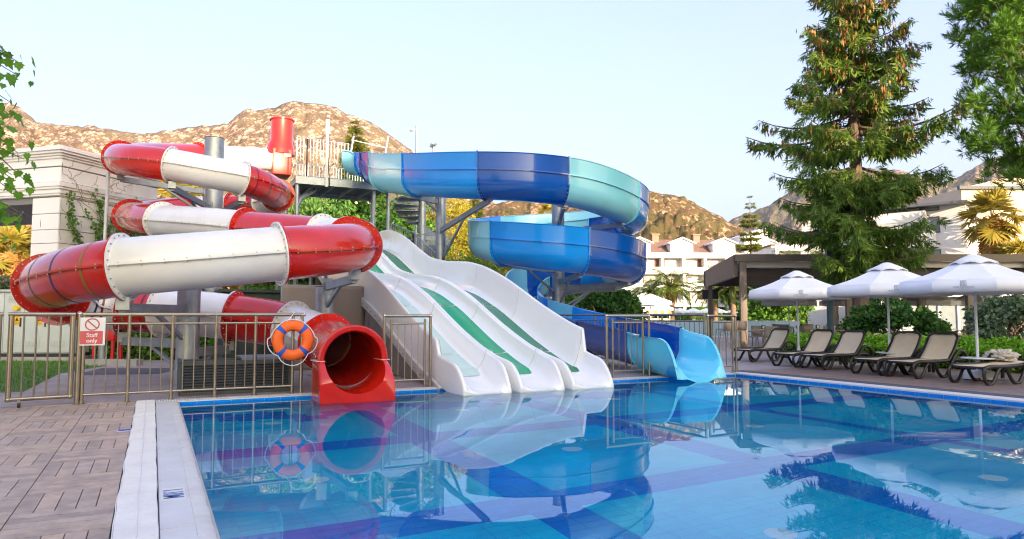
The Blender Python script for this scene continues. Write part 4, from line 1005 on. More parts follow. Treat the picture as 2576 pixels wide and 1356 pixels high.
# ================================================================== added, unseen hotel wing behind the viewer (keeps the low sun off the pool area)
wallw = mat('white render', (.72, .71, .70), .8, var=.05, vscale=.6, bump=.05, bscale=8, dirt=.1)
s_h = Vector((math.sin(SUN_AZ), math.cos(SUN_AZ), 0)); q_h = Vector((-s_h.y, s_h.x, 0))
if q_h.dot(Vector((_r[0], _r[1], 0))) < 0: q_h = -q_h
def block(label, q0, q1, dist, depth, h):
    M_ = Matrix((( q_h.x, s_h.x, 0, s_h.x * dist), (q_h.y, s_h.y, 0, s_h.y * dist), (0, 0, 1, 0), (0, 0, 0, 1)))
    o = empty('added_shade_wing', (M_ @ Vector(((q0 + q1) / 2, 0, 0))), label, 'building')
    MB().box(q0, q1, 0, depth, -.1, h).xf(M_).build('wall', wallw, o)
    nst = int(h / 3.3)
    for k in range(1, nst): MB().box(q0, q1, -1.3, -.001, k * 3.3 - .15, k * 3.3 + .9).xf(M_).build('balcony', wallw, o)
    gl_ = mat('dark window glass', (.03, .04, .05), .08, spec=.8)
    for k in range(nst): MB().box(q0 + .5, q1 - .5, -.03, -.002, k * 3.3 + .95, k * 3.3 + 3.0).xf(M_).build('window_band', gl_, o)
    MB().box(q0 - .3, q1 + .3, -.4, depth + .3, h, h + .35).xf(M_).build('roof', mat('dark roof tile', (.10, .075, .065), .8), o)
    return o
block('tall white wing added out of view to shade the pool, opposite the slides', -9, 21.5, 40, 12, 20.6)
block('lower white shading wing added out of view beside the tall one', 21.9, 40, 40, 12, 16.8)

# ================================================================== white pavilion on the left
az = R(43.3); ax = Vector((math.sin(az), math.cos(az), 0)); bx = Vector((-math.cos(az), math.sin(az), 0)); c0 = AT(137, 24)
PM = Matrix(((ax.x, bx.x, 0, c0.x), (ax.y, bx.y, 0, c0.y), (0, 0, 1, 0), (0, 0, 0, 1)))        # u along the side, v along the front
pvn = empty('garden_pavilion', c0, 'white panelled pavilion with mouldings and a vine-grown side wall', 'building')
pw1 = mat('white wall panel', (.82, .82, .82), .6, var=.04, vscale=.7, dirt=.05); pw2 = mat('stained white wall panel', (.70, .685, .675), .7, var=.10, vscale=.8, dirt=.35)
UL = 4.4
z = 0.; levels = []
def pz(y): return 1.3 + (796 - y) * 24 / 1767.
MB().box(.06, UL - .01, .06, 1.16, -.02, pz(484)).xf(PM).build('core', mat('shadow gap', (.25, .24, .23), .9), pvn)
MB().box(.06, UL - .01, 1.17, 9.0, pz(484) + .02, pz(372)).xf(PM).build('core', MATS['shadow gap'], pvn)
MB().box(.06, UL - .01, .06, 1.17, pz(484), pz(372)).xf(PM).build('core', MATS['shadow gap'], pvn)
zs_ = [-.02] + [pz(y) for y in (855, 812, 770, 735, 697, 653, 610, 575, 534, 492)]
for a, b in zip(zs_[:-1], zs_[1:]):
    MB().box(0, .06, 0, 1.2, a + .012, b - .012).xf(PM).build('front_panel', pw1, pvn)
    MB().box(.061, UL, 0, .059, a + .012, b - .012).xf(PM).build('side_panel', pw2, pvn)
for (y0, y1) in ((452, 414), (412, 388)):
    MB().box(0, .06, 0, 9, pz(y0) + .012, pz(y1) - .012).xf(PM).build('front_panel', pw1, pvn)
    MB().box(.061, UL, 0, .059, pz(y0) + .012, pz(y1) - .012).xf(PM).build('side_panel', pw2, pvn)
MB().box(.061, UL, 0, .059, pz(492) + .012, pz(454) - .0).xf(PM).build('side_panel', pw2, pvn); MB().box(0, .06, 0, 9, pz(490) + .012, pz(454)).xf(PM).build('front_panel', pw1, pvn)
for (y0, y1, e) in ((488, 483, .05), (483, 472, .09), (472, 466, .14), (466, 455, .18), (392, 386, .06), (386, 380, .12), (380, 374, .2), (374, 366, .26)):
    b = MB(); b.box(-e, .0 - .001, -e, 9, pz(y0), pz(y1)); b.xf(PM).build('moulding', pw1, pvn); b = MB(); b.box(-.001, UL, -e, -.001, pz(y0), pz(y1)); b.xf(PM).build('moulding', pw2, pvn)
MB().box(-.2, UL, -.2, 9, pz(366), pz(366) + .05).xf(PM).build('roof', pw2, pvn)
MB().box(.07, UL - .1, 1.18, 9, pz(484) - .3, pz(484) + .01).xf(PM).build('soffit', mat('grey soffit', (.22, .22, .225), .8), pvn)
MB().box(0, .5, 7.8, 9, -.02, pz(484) - .31).xf(PM).build('far_pier', pw1, pvn)
# downpipe standing off the side wall
a = P(273, 425, d=23); c = P(262, 640, d=23.0)
dp = empty('flag_mast', (c.x, c.y, 0), 'slim pale grey mast in front of the vine-grown wall', 'pole')
MB().tube([(c.x, c.y, -.02), tuple(P(262, 640, d=23.0)), tuple(a)], .055, 12).build('mast', mat('pale grey paint', (.60, .64, .67), .4), dp, True)
MB().lathe([(0, 0), (.12, 0), (.12, .02), (.06, .03)], 14, (c.x, c.y, 0)).build('foot', MATS['pale grey paint'], dp, True)
# vine: stems creeping on the side wall and leaves along them
vn = empty('climbing_vine', PM @ Vector((2, -.05, 0)), 'green creeper with bare brown stems climbing the pavilion side wall', 'vine')
V = []; Fc = []; stems = MB(); bare = MB(); rv = random.Random(5)
def leafquad(p, nrm, s, droop=0.):
    up = Vector((rv.gauss(0, .6), rv.gauss(0, .6), -1 + rv.gauss(0, .5))).normalized(); sd = up.cross(nrm).normalized(); k = len(V)
    t = up * s + nrm * rv.uniform(.0, .5) * s; V.extend([tuple(p), tuple(p + t * .45 + sd * s * .45), tuple(p + t), tuple(p + t * .45 - sd * s * .45)]); Fc.append((k, k + 1, k + 2, k + 3))
nside = PM.to_3x3() @ Vector((0, -1, 0))
for k in range(34):
    u = rv.uniform(.9, 4.2); zz = rv.uniform(1.4, 3.0); pts = []; top = rv.uniform(3.9, 6.0) if u > 1.2 else 3.6; dr = rv.uniform(-.5, .5)
    while zz < top:
        pts.append(PM @ Vector((min(max(u, .3), 4.3), -.06 - rv.uniform(0, .05), zz))); u += dr * .14 + rv.gauss(0, .05); zz += .12; dr += rv.gauss(0, .18); dr = max(-1.1, min(1.1, dr))
    if len(pts) < 3: continue
    stems.tube(pts, .012, 5)
    for j, p in enumerate(pts):
        dens = 9 if p.z < 3.6 else 5
        for _ in range(dens): leafquad(p + Vector((rv.gauss(0, .05), rv.gauss(0, .05), rv.gauss(0, .06))) + nside * rv.uniform(.01, .10), nside, rv.uniform(.07, .15))
for k in range(26):
    u = rv.uniform(.1, 4.2); zz = rv.uniform(3.6, 6.3); pts = []; dr = rv.uniform(-1, 1)
    for _ in range(rv.randrange(6, 16)):
        pts.append(PM @ Vector((min(max(u, .05), 4.3), -.008 if not (5.5 < zz < 6.1) else -.2, zz))); u += dr * .12 + rv.gauss(0, .06); zz += rv.uniform(.02, .14)
        if zz > 6.95: break
    if len(pts) > 2: bare.tube(pts, .007, 4)
stems.build('stem', mat('vine stem', (.16, .11, .06), .8), vn, True); tag(bare.build('bare_stems', mat('dry vine stem', (.22, .17, .13), .9), vn, True), kind='stuff')
tag(np_mesh('leaves', V, Fc, leafmat('vine leaf', (.05, .13, .012), (.10, .24, .02), (.17, .33, .03), .35), vn), kind='stuff')

# ================================================================== hotel in the distance
glassw = mat('curtained window', (.62, .57, .47), .25, var=.25, vscale=.9); brownp = mat('brown cladding', (.17, .075, .055), .7); frame_m = mat('bronze window frame', (.12, .09, .07), .5); glassd = mat('balcony glass', (.42, .45, .43), .15, var=.1)
reveal = mat('balcony recess', (.46, .43, .41), .8)
roofm = mat('brown roof tiles', (.17, .105, .085), .85, var=.2, vscale=1.2)
def hotel(label, px0, dep, rz, bays, storeys, bw, sh, dorm=True, name='hotel_building', zoff=0.):
    L = Matrix.Translation(AT(px0, dep)) @ Matrix.Rotation(-YAW + rz, 4, 'Z'); o = empty(name, AT(px0, dep), label, 'building')
    wd_ = bays * bw; H_ = storeys * sh
    MB().box(-.4, wd_ + .4, 1.8, 14, -.5, H_ + 1.0).xf(L).build('wall', wallw, o)
    for s in range(storeys + 1):
        MB().box(-.4, wd_ + .4, 0, 1.8, s * sh - (.0 if s else .5), s * sh + .35).xf(L).build('floor_slab', wallw, o)
        if s < storeys: MB().box(-.4, wd_ + .4, .02, .12, s * sh + .35, s * sh + .42).xf(L).build('kerb', wallw, o)
    MB().box(-.4, wd_ + .4, -.05, .2, H_ + .35, H_ + 1.0).xf(L).build('parapet', wallw, o)
    for b in range(bays + 1): MB().box(b * bw - .28, b * bw + .28, .05, 1.8, -.5, H_ + .3).xf(L).build('pier', wallw, o)
    for s in range(storeys):
        for b in range(bays):
            x = b * bw; z = s * sh + .36
            w = MB().box(x + 1.15, x + bw - 1.2, 1.70, 1.79, z, z + 2.2).xf(L).build('window', frame_m, o)
            h2 = (bw - 2.35) / 2
            for q in (0, 1): MB().box(x + 1.23 + q * h2, x + 1.15 + (q + 1) * h2 - .06, 1.66, 1.699, z + .08, z + 2.12).xf(L).build('pane', glassw, w)
            if (b + s) % 2 == 0: MB().box(x + bw - 1.05, x + bw - .3, 1.6, 1.79, z, z + 2.55).xf(L).build('cladding', brownp, o)
            else: MB().box(x + .3, x + .95, 1.6, 1.79, z, z + 2.55).xf(L).build('cladding', brownp, o)
            MB().box(x + .28, x + bw - .28, .05, .09, z + .06, z + 1.0).xf(L).build('balustrade', glassd, o)
    if dorm:
        rf = MB(); rf.prism([(1.6, H_ + 1.0), (14, H_ + 1.0), (8.0, H_ + 4.2), (6.5, H_ + 4.2)], 'x', -.4, wd_ + .4); rf.xf(L).build('roof', roofm, o)
        k = 0; x = bw * .45
        while x < wd_ - 3:
            dm_ = MB().box(x, x + 4.4, 1.0, 5, H_ + 1.0, H_ + 3.0).xf(L).build('dormer', wallw, o)
            pr = [(x - .5, H_ + 2.75), (x + 2.2, H_ + 3.85), (x + 4.9, H_ + 2.75), (x + 4.9, H_ + 3.0), (x + 2.2, H_ + 4.1), (x - .5, H_ + 3.0)]; MB().prism(pr, 'y', .5, 5.5).xf(L).build('dormer_eaves', wallw, dm_)
            MB().prism([(x + .01, H_ + 3.0), (x + 4.39, H_ + 3.0), (x + 2.2, H_ + 3.84)], 'y', 1.01, 5).xf(L).build('gable', wallw, dm_)
            w = MB().box(x + 1.1, x + 3.3, .95, .999, H_ + 1.0, H_ + 2.6).xf(L).build('window', frame_m, dm_); 
            for q in (0, 1): MB().box(x + 1.17 + q * 1.05, x + 2.15 + q * 1.05, .91, .949, H_ + 1.05, H_ + 2.5).xf(L).build('pane', glassw, dm_)
            k += 1; x += bw * 2.0
        for x in (bw * 1.9, bw * 3.9): 
            c_ = MB().box(x, x + 1.3, 5.5, 7, H_ + 3.0, H_ + 5.0).xf(L).build('chimney', mat('brick chimney', (.28, .17, .12), .8), o); MB().box(x - .2, x + 1.5, 5.3, 7.2, H_ + 5.0, H_ + 5.25).xf(L).build('chimney_cap', MATS['brick chimney'], o)
    return o, L, H_
ho, hl, hh = hotel('white hotel with balconies and gabled dormers beyond the blue spiral', 1560, 132, R(4), 8, 4, 4.15, 3.1)
# tower block at its right end
MB().box(24.6, 29.5, .6, 12, -.5, hh + 4.6).xf(hl).build('stair_tower', wallw, ho); MB().prism([(24.6, hh + 4.6), (29.5, hh + 4.6), (29.5, hh + 6.4)], 'y', .6, 12).xf(hl).build('tower_roof', wallw, ho)
h2, l2, hh2 = hotel('white hotel wing half hidden behind the tall spruce', 1960, 118, R(-3), 7, 4, 4.15, 3.1, False)
MB().box(-.6, 30, 1.6, 14.4, hh2 + 1.0, hh2 + 1.3).xf(l2).build('roof', roofm, h2)
# nearer wing on the right with a projecting balcony
rw = empty('hotel_annex', AT(2400, 62), 'white hotel annex with a projecting corner balcony behind the fan palm', 'building')
L = Matrix.Translation(AT(2440, 62)) @ Matrix.Rotation(-YAW + R(-42), 4, 'Z')
def az_(y, d=64): return 1.3 + (796 - y) * d / 1767.
MB().box(-14, 0, 0, 12, -.3, az_(520)).xf(L).build('wall', mat('shade-tinted white render', (.66, .68, .70), .8, var=.04), rw)  # blue of the shaded face is put into the wall colour
for (y0, y1) in ((628, 588), (700, 668), (560, 530)):
    MB().box(-14, -3.0, -.9, -.01, az_(y0), az_(y1)).xf(L).build('balcony_front', wallw, rw)
MB().box(-7.6, -2.2, -2.4, -.95, az_(622), az_(586)).xf(L).build('corner_balcony', wallw, rw)
MB().box(-7.5, -2.3, -2.36, -2.30, az_(586), az_(560)).xf(L).build('balustrade', glassd, rw)
for x in (-12.5, -9.5, -6.2, -3.6):
    for (y0, y1) in ((586, 545), (662, 628), (520 + 10, 505 + 10)):
        w = MB().box(x, x + 1.6, -.06, -.012, az_(y0), az_(y1)).xf(L).build('window', frame_m, rw); MB().box(x + .1, x + 1.5, -.09, -.061, az_(y0) + .1, az_(y1) - .1).xf(L).build('pane', mat('blue grey window', (.16, .20, .24), .1, spec=.8), w)
    MB().box(x - 1.0, x - .3, -.5, -.015, az_(586), az_(530)).xf(L).build('louvre_panel', brownp, rw)
MB().box(-14.5, .4, -1.4, 12.4, az_(520), az_(514)).xf(L).build('roof', mat('slate roof', (.10, .11, .13), .7), rw)
MB().prism([(-13, az_(514)), (-3, az_(514)), (-8, az_(488))], 'y', -.6, 12).xf(L).build('attic', MATS['slate roof'], rw)
cw = empty('hotel_end_block', AT(2560, 66), 'plain hotel end wall tinted cream like sunlight behind the sunlit fan palm', 'building')
L2 = Matrix.Translation(AT(2432, 67)) @ FR
MB().box(0, 16, 0, 10, -.3, az_(470, 67)).xf(L2).build('wall', mat('sun-tinted cream render', (.70, .56, .40), .8, var=.04, bump=.05), cw)  # cream of the sunlit face is put into the wall colour
MB().prism([(0, az_(470, 67)), (16, az_(470, 67)), (16, az_(400, 67)), (8, az_(420, 67))], 'y', 0, 10).xf(L2).build('gable', MATS['sun-tinted cream render'], cw); MB().box(-.4, 16, -.4, -.01, az_(474, 67), az_(466, 67)).xf(L2).build('eaves', MATS['slate roof'], cw)

# glazed restaurant front beyond the terrace
L3 = Matrix.Translation(AT(2215, 58)) @ FR; o = empty('restaurant_pavilion', AT(2400, 58), 'low white restaurant front with dark glazing beyond the terrace chairs', 'building')
MB().box(0, 15, .3, 6, -.1, 2.9).xf(L3).build('wall', mat('dark interior', (.03, .035, .035), .9), o); MB().box(-.4, 15.4, -.7, 6.4, 2.9, 3.3).xf(L3).build('roof', wallw, o)
for k in range(10):
    x = k * 1.6; MB().box(x, x + .16, .0, .29, -.1, 2.9).xf(L3).build('column', wallw, o)
    if k < 9: MB().box(x + .17, x + 1.59, .18, .22, .1, 2.8).xf(L3).build('pane', MATS['blue grey window'], o)
# ================================================================== sun loungers
darkp = mat('dark brown resin', (.022, .017, .015), .38, var=.15, vscale=8, spec=.5)
def slingmat():
    m, n, b = _nt('cream mesh fabric'); p = _pos(n)
    t = _noise(n, 260, 2, .5, p); t2 = _noise(n, 3, 3, .6, p)
    r = _ramp(n, t.outputs['Fac'], [(.35, (.78, .63, .41)), (.65, (.93, .79, .56))]); mx = n.nodes.new('ShaderNodeMixRGB'); mx.blend_type = 'MULTIPLY'; mx.inputs[0].default_value = .5
    r2 = _ramp(n, t2.outputs['Fac'], [(.3, (.8, .8, .8)), (.7, (1.1, 1.1, 1.1))]); n.links.new(r.outputs[0], mx.inputs[1]); n.links.new(r2.outputs[0], mx.inputs[2]); n.links.new(mx.outputs[0], b.inputs['Base Color']); b.inputs['Roughness'].default_value = .75
    bn = n.nodes.new('ShaderNodeBump'); bn.inputs['Strength'].default_value = .3; bn.inputs['Distance'].default_value = .003; n.links.new(t.outputs['Fac'], bn.inputs['Height']); n.links.new(bn.outputs[0], b.inputs['Normal'])
    return m
sling = slingmat()
def rs(pts, per=6): return spline([Vector(p) for p in pts], per)[0]
def flatbar(pts, w, h):
    """rounded rectangular section swept in the x-z plane"""
    rows = []; m = len(pts)
    for i, p in enumerate(pts):
        d = (pts[min(i + 1, m - 1)] - pts[max(i - 1, 0)]).normalized(); y = Vector((0, 1, 0)); nrm = d.cross(y).normalized(); c = .35
        rows.append([p + y * (w / 2) * a + nrm * (h / 2) * b for a, b in ((1, c), (c, 1), (-c, 1), (-1, c), (-1, -c), (-c, -1), (c, -1), (1, -c))])
    b = MB().grid(rows, True); b.f.append(tuple(range(8))); b.f.append(tuple(range(len(b.v) - 8, len(b.v)))); return b
def make_lounger(flat=False):
    o = empty('sun_lounger', (0, 0, 0)); hw = .335
    bt = (1.56, .90) if not flat else (1.95, .40)
    for s in (-1, 1):
        y = s * hw
        flatbar(rs([(.02, y, .315), (.22, y, .345), (.6, y, .335), (1.0, y, .345), (1.30, y, .36), (1.62, y, .36)]), .06, .08).build('side_rail', darkp, o, True, ang=60)
        flatbar(rs([(.06, y, .335), (-.01, y, .26), (.0, y, .12), (.08, y, .025), (.2, y, .02), (.29, y, .09), (.38, y, .22), (.47, y, .315)]), .055, .068).build('foot_loop', darkp, o, True, ang=60)
        ya = s * (hw + .045)
        flatbar(rs([(.62, ya, .31), (.68, ya, .17), (.80, ya, .04), (.95, ya, .02), (1.06, ya, .12), (1.20, ya, .32), (1.34, ya, .48), (1.47, ya, .55), (1.62, ya, .52), (1.72, ya, .41), (1.74, ya, .25), (1.72, ya, .02)]), .065, .068).build('arm_leg', darkp, o, True, ang=60)
    for x in (.03, 1.60): MB().box(x, x + .05, -hw, hw, .30, .345).build('cross_rail', darkp, o, bevel=.01)
    # slings
    rows = []
    for i in range(13):
        x = .05 + 1.14 * i / 12; zz = .352 - .012 * math.sin(math.pi * i / 12) + (.01 * (i / 12) ** 3)
        rows.append([(x + (.03 if abs(v) > .9 and i == 0 else 0), v * (hw - .022), zz - .015 * (1 - v * v)) for v in (-1, -.7, -.35, 0, .35, .7, 1)])
    MB().grid(rows).build('seat_sling', sling, o, True, solid=.008)
    B0 = Vector((1.17, 0, .37)); B1 = Vector((bt[0], 0, bt[1])); dv = (B1 - B0); nn = Vector((-dv.z, 0, dv.x)).normalized()
    rows = []
    for i in range(13):
        t = i / 12; c = B0 + dv * t + nn * (.03 * math.sin(math.pi * t)) * (0 if flat else -1)
        wv = (hw - .022) * (1 - .10 * max(0, t - .6) ** 1.5)
        rows.append([c + Vector((0, v * wv, 0)) - nn * (.02 * (1 - v * v)) * 1 for v in (-1, -.7, -.35, 0, .35, .7, 1)])
    MB().grid(rows).build('back_sling', sling, o, True, solid=.008)
    loop = []
    for s in (-1, 1):
        seq = []
        for i in range(11):
            t = i / 10; c = B0 + dv * t + nn * (.03 * math.sin(math.pi * t)) * (0 if flat else -1); wv = (hw + .0) * (1 - .10 * max(0, t - .6) ** 1.5)
            if t > .9: wv -= .05 * ((t - .9) / .1) ** 2
            seq.append(c + Vector((0, s * wv, 0)))
        loop.append(seq)
    full = loop[0] + [B1 + dv.normalized() * .035 + Vector((0, v, 0)) for v in (-.22, -.1, .1, .22)] + list(reversed(loop[1]))
    MB().tube(full, .030, 8).build('back_frame', darkp, o, True)
    for s in (-1, 1): MB().tube([(1.45, s * .26, .35), tuple(B0 + dv * .5 - nn * .07 + Vector((0, s * .26, 0)))], .016, 6).build('prop', darkp, o, True)
    return o
LG = 'cream mesh loungers in a row by the pool'
spots = [(1885, 911, 'cream mesh lounger at the end of the row beside the open terrace'), (1994, 925, 'cream mesh lounger second from the open terrace end of the row'), (2067, 931, 'cream mesh lounger against the first white parasol table, third from the terrace end'), (2207, 945, 'cream mesh lounger fourth from the terrace end, past the parasol table'), (2297, 953, 'cream mesh lounger beside the round white table with the heavy white base')]
proto = make_lounger()
for i, (px_, py_, lb) in enumerate(spots):
    g = P(px_, py_, Z=0); o = proto if i == 0 else copy_tree(proto)
    o.location = (g.x, g.y + .30, 0); o.rotation_euler = (0, 0, R((-2, 1, -1.5, 0, -1)[i])); tag(o, lb, 'lounger', LG)
o = make_lounger(True); g = P(2477, 970, Z=0); o.location = (g.x, g.y + .32, 0); o.rotation_euler = (0, 0, R(-3)); tag(o, 'cream mesh lounger with its back let down flat under a heap of pale cloth', 'lounger', LG)
# crumpled cloth
cl = MB(); rows = []; rv = random.Random(3)
cc = Vector((g.x + 1.55, g.y + .52, .40))
for i in range(37):
    th = math.pi * i / 36; row = []
    for k in range(72):
        ph = 2 * math.pi * k / 72; e = Vector((math.sin(th) * math.cos(ph), math.sin(th) * math.sin(ph), math.cos(th)))
        r_ = .8 + .42 * (mnoise.ridged_multi_fractal(e * 1.7 + Vector((0, 0, 3)), .9, 2.2, 4, 1, 2) - .9) + .3 * mnoise.noise(e * 3.3)
        row.append((cc.x + e.x * .23 * r_, cc.y + e.y * .33 * r_, max(.405, cc.z + .085 + e.z * .14 * r_)))
    rows.append(row)
tag(MB().grid(rows, True).build('cloth_heap', mat('off white canvas', (.72, .66, .57), .8, var=.1, bump=.3, bscale=20), None, True, ang=70), 'crumpled heap of off-white canvas on the flat lounger back', 'cloth')

# ================================================================== parasols
canv = mat('white parasol canvas', (.82, .83, .85), .7, var=.03, vscale=1.2, bump=.06, bscale=5); polem = mat('white powder coat', (.70, .74, .78), .35); gprint = mat('grey print', (.30, .32, .36), .6)
def make_parasol(rad=1.38, z_rim=2.02, z_val=1.78, z_top=2.56, detail=True, rot=R(22.5)):
    o = empty('parasol', (0, 0, 0)); n = 8; rows = []
    def rim(k, t, r, z, sag):
        a0 = 2 * math.pi * k / n + rot; a1 = 2 * math.pi * (k + 1) / n + rot; p = Vector((math.cos(a0), math.sin(a0), 0)).lerp(Vector((math.cos(a1), math.sin(a1), 0)), t)
        return (p.x * r, p.y * r, z - sag * math.sin(math.pi * t))
    m_ = 4
    prof = [(.32, z_top - .10), (.6, z_top - .235), (.95, (z_top - .37)), (rad, z_rim)]
    prof = [(.30, z_top - .13)] + [(.30 + (rad - .30) * q, (z_top - .13) + (z_rim - z_top + .13) * q - .035 * math.sin(math.pi * q)) for q in (.2, .4, .6, .8, 1)]
    if detail:
        rows = []
        for (r, z) in prof: rows.append([rim(k, t / m_, r, z, .02 * r / rad) for k in range(n) for t in range(m_)])
        MB().grid(rows, True).build('canopy', canv, o, True, ang=12, solid=.006)
        rows = [[rim(k, t / m_, rad, z_rim, .02) for k in range(n) for t in range(m_)], [rim(k, t / m_, rad * 1.015, (z_rim + z_val) / 2, .02) for k in range(n) for t in range(m_)], [rim(k, t / m_, rad * 1.0, z_val, .015) for k in range(n) for t in range(m_)]]
        MB().grid(rows, True).build('valance', canv, o, True, ang=25, solid=.006)
        # vented cap with scalloped skirt
        rows = []
        for (r, z) in ((.012, z_top + .03), (.08, z_top + .02), (.25, z_top - .06), (.46, z_top - .19)): rows.append([rim(k, t / m_, r, z, -.045 if r > .4 else 0) for k in range(n) for t in range(m_)])
        MB().grid(rows, True).build('vent_cap', canv, o, True, ang=20, solid=.006)
        for k in range(n):
            a = 2 * math.pi * k / n + rot; MB().bar((.03 * math.cos(a), .03 * math.sin(a), z_top - .10), (rad * math.cos(a) * .99, rad * math.sin(a) * .99, z_rim - .03), .016, .022).build('rib', polem, o)
            MB().bar((.03 * math.cos(a), .03 * math.sin(a), z_rim - .12), (rad * .52 * math.cos(a), rad * .52 * math.sin(a), z_rim + .19), .014, .016).build('strut', polem, o)
    else:
        rows = []
        for (r, z) in ((.02, z_top), (rad * .45, z_top + (z_rim - z_top) * .47), (rad, z_rim), (rad * 1.005, z_val)): rows.append([rim(k, t / 2, r, z, .03) for k in range(n) for t in range(2)])
        MB().grid(rows, True).build('canopy', canv, o, False, solid=.008)
    MB().tube([(0, 0, 0), (0, 0, z_top - .02)], .028, 12).build('pole', polem, o, True)
    return o
PB_ = []
def place_parasol(o, px_, py_, label, rz=0.): 
    g = P(px_, py_, Z=0); o.location = (g.x, g.y, 0); o.rotation_euler = (0, 0, rz); tag(o, label, 'parasol', 'white parasols by the loungers'); return g
def emblem(o, front_az, rad, z, name='emblem'):
    """hotel crest and name printed on the valance panel"""
    a = math.cos(math.pi / 8) * rad * 1.012 + .010
    M_ = Matrix.Rotation(front_az, 4, 'Z') @ Matrix.Translation((a, 0, 0)) @ Matrix.Rotation(R(90), 4, 'Z') @ Matrix.Rotation(R(90), 4, 'X')
    b = MB(); s = .05
    for (x0, x1, y0, y1) in ((-s, s, s - .008, s), (-s, s, -s, -s + .008), (-s, -s + .008, -s, s), (s - .008, s, -s, s)): b.box(x0, x1, y0, y1, 0, .002)
    b.bar((-.03, .03, .001), (.03, .0, .001), .008, .002, (0, 0, 1)); b.bar((.03, .0, .001), (-.01, -.01, .001), .008, .002); b.bar((-.01, -.03, .001), (.03, -.03, .001), .008, .002); b.bar((-.03, .03, .001), (-.03, -.03, .001), .007, .002); b.bar((-.02, .03, .001), (.03, .03, .001), .006, .002)
    b.xf(Matrix.Translation((0, 0, 0)) @ M_ @ Matrix.Translation((0, z + .03, 0))).build('emblem', gprint, o)
    text_mesh('FAME RESIDENCE', .046, 'lettering', gprint, o, M_ @ Matrix.Translation((0, z - .045, .001)), .0008)
    text_mesh('LARA  KEMER  GOYNUK', .018, 'lettering', gprint, o, M_ @ Matrix.Translation((0, z - .083, .001)), .0008)
p1 = make_parasol(); cpos = P(2010, 913, Z=0); faz = math.atan2(-cpos.y, -cpos.x)
# octagon panel centres are multiples of 45 degrees; turn the parasol so that one faces the pool side
emblem(p1, 0., 1.38, 1.915); 
def rz_for(g, off): return math.atan2(-g.y, -g.x) + off
g1_ = P(2010, 913, Z=0); place_parasol(p1, 2010, 913, 'white parasol over the lounger nearest the open terrace', rz_for(g1_, R(4)))
p2 = copy_tree(p1); g2_ = P(2240, 934, Z=0); place_parasol(p2, 2240, 934, 'white parasol in the middle between the other two, with a small round table', rz_for(g2_, R(8)))
p3 = copy_tree(p1); g3_ = P(2462, 955, Z=0); place_parasol(p3, 2462, 955, 'white parasol rising from the heavy round base beside the cloth heap', rz_for(g3_, R(-8)))
for k, (g, lb) in enumerate(((g1_, 'white round parasol base half hidden under the end loungers'), (g2_, 'white round parasol table and base between the third and fourth loungers'), (g3_, 'white round parasol table on a heavy drum base beside the cloth heap'))):
    o = empty('parasol_stand', (g.x, g.y, 0), lb, 'parasol base', 'parasol bases')
    MB().lathe([(0.03, .17), (.25, .165), (.275, .15), (.28, .0), (.0, .0)], 28, (g.x, g.y, .02)).build('drum', polem, o, True); MB().lathe([(.033, 0), (.045, .0), (.045, .22), (.033, .22)], 14, (g.x, g.y, .19)).build('sleeve', polem, o, True)
    if k: MB().lathe([(.03, .0), (.30, -.0), (.305, .012), (.30, .024), (.03, .024)], 32, (g.x, g.y, .43)).build('table_top', polem, o, True)
# further parasols
pf = make_parasol(1.45, 2.1, 1.88, 2.62, False)
far = [(1985, 37, 1, 'white parasol just behind the first lounger parasol, over the tables'), (2135, 37, 1, 'white parasol under the pergola edge behind the teal lamp post'), (2335, 36, 1, 'white parasol seen past the laurel bush towards the terrace chairs'), (2462, 36, 1, 'white parasol behind the largest lounger parasol')]
for i, (px_, d_, s_, lb) in enumerate(far):
    o = copy_tree(pf); o.location = AT(px_, d_); o.rotation_euler = (0, 0, rz_for(o.location, R(10 * i))); tag(o, lb, 'parasol', 'white parasols on the far terrace')
fl2 = [(1637, 53), (1606, 56), (1655, 66), (1588, 62), (1680, 85), (1711, 108), (1745, 110), (1776, 112), (1808, 115), (1847, 117), (1892, 119), (1930, 118), (1968, 112), (2010, 110), (2052, 108), (2290, 80), (2330, 84), (2370, 82), (2420, 80), (2455, 84), (2500, 80)]
for i, (px_, d_) in enumerate(fl2):
    o = pf if i == 0 else copy_tree(pf)
    s_ = 1.15 if d_ < 60 else 1.0
    o.location = AT(px_, d_); o.rotation_euler = (0, 0, rz_for(o.location, R(13 * i))); o.scale = (s_, s_, s_ if d_ < 60 else 1.0); tag(o, *(('large white parasol in the cluster around the striped kiosk', 'parasol', 'parasols around the kiosk') if d_ < 90 and px_ < 1700 else ('small white parasol in the long row in front of the hotel hedge', 'parasol', 'row of distant white parasols') if px_ < 2100 else ('small white parasol beyond the terrace, seen beneath the pergola', 'parasol', 'parasols seen beneath the pergola')))

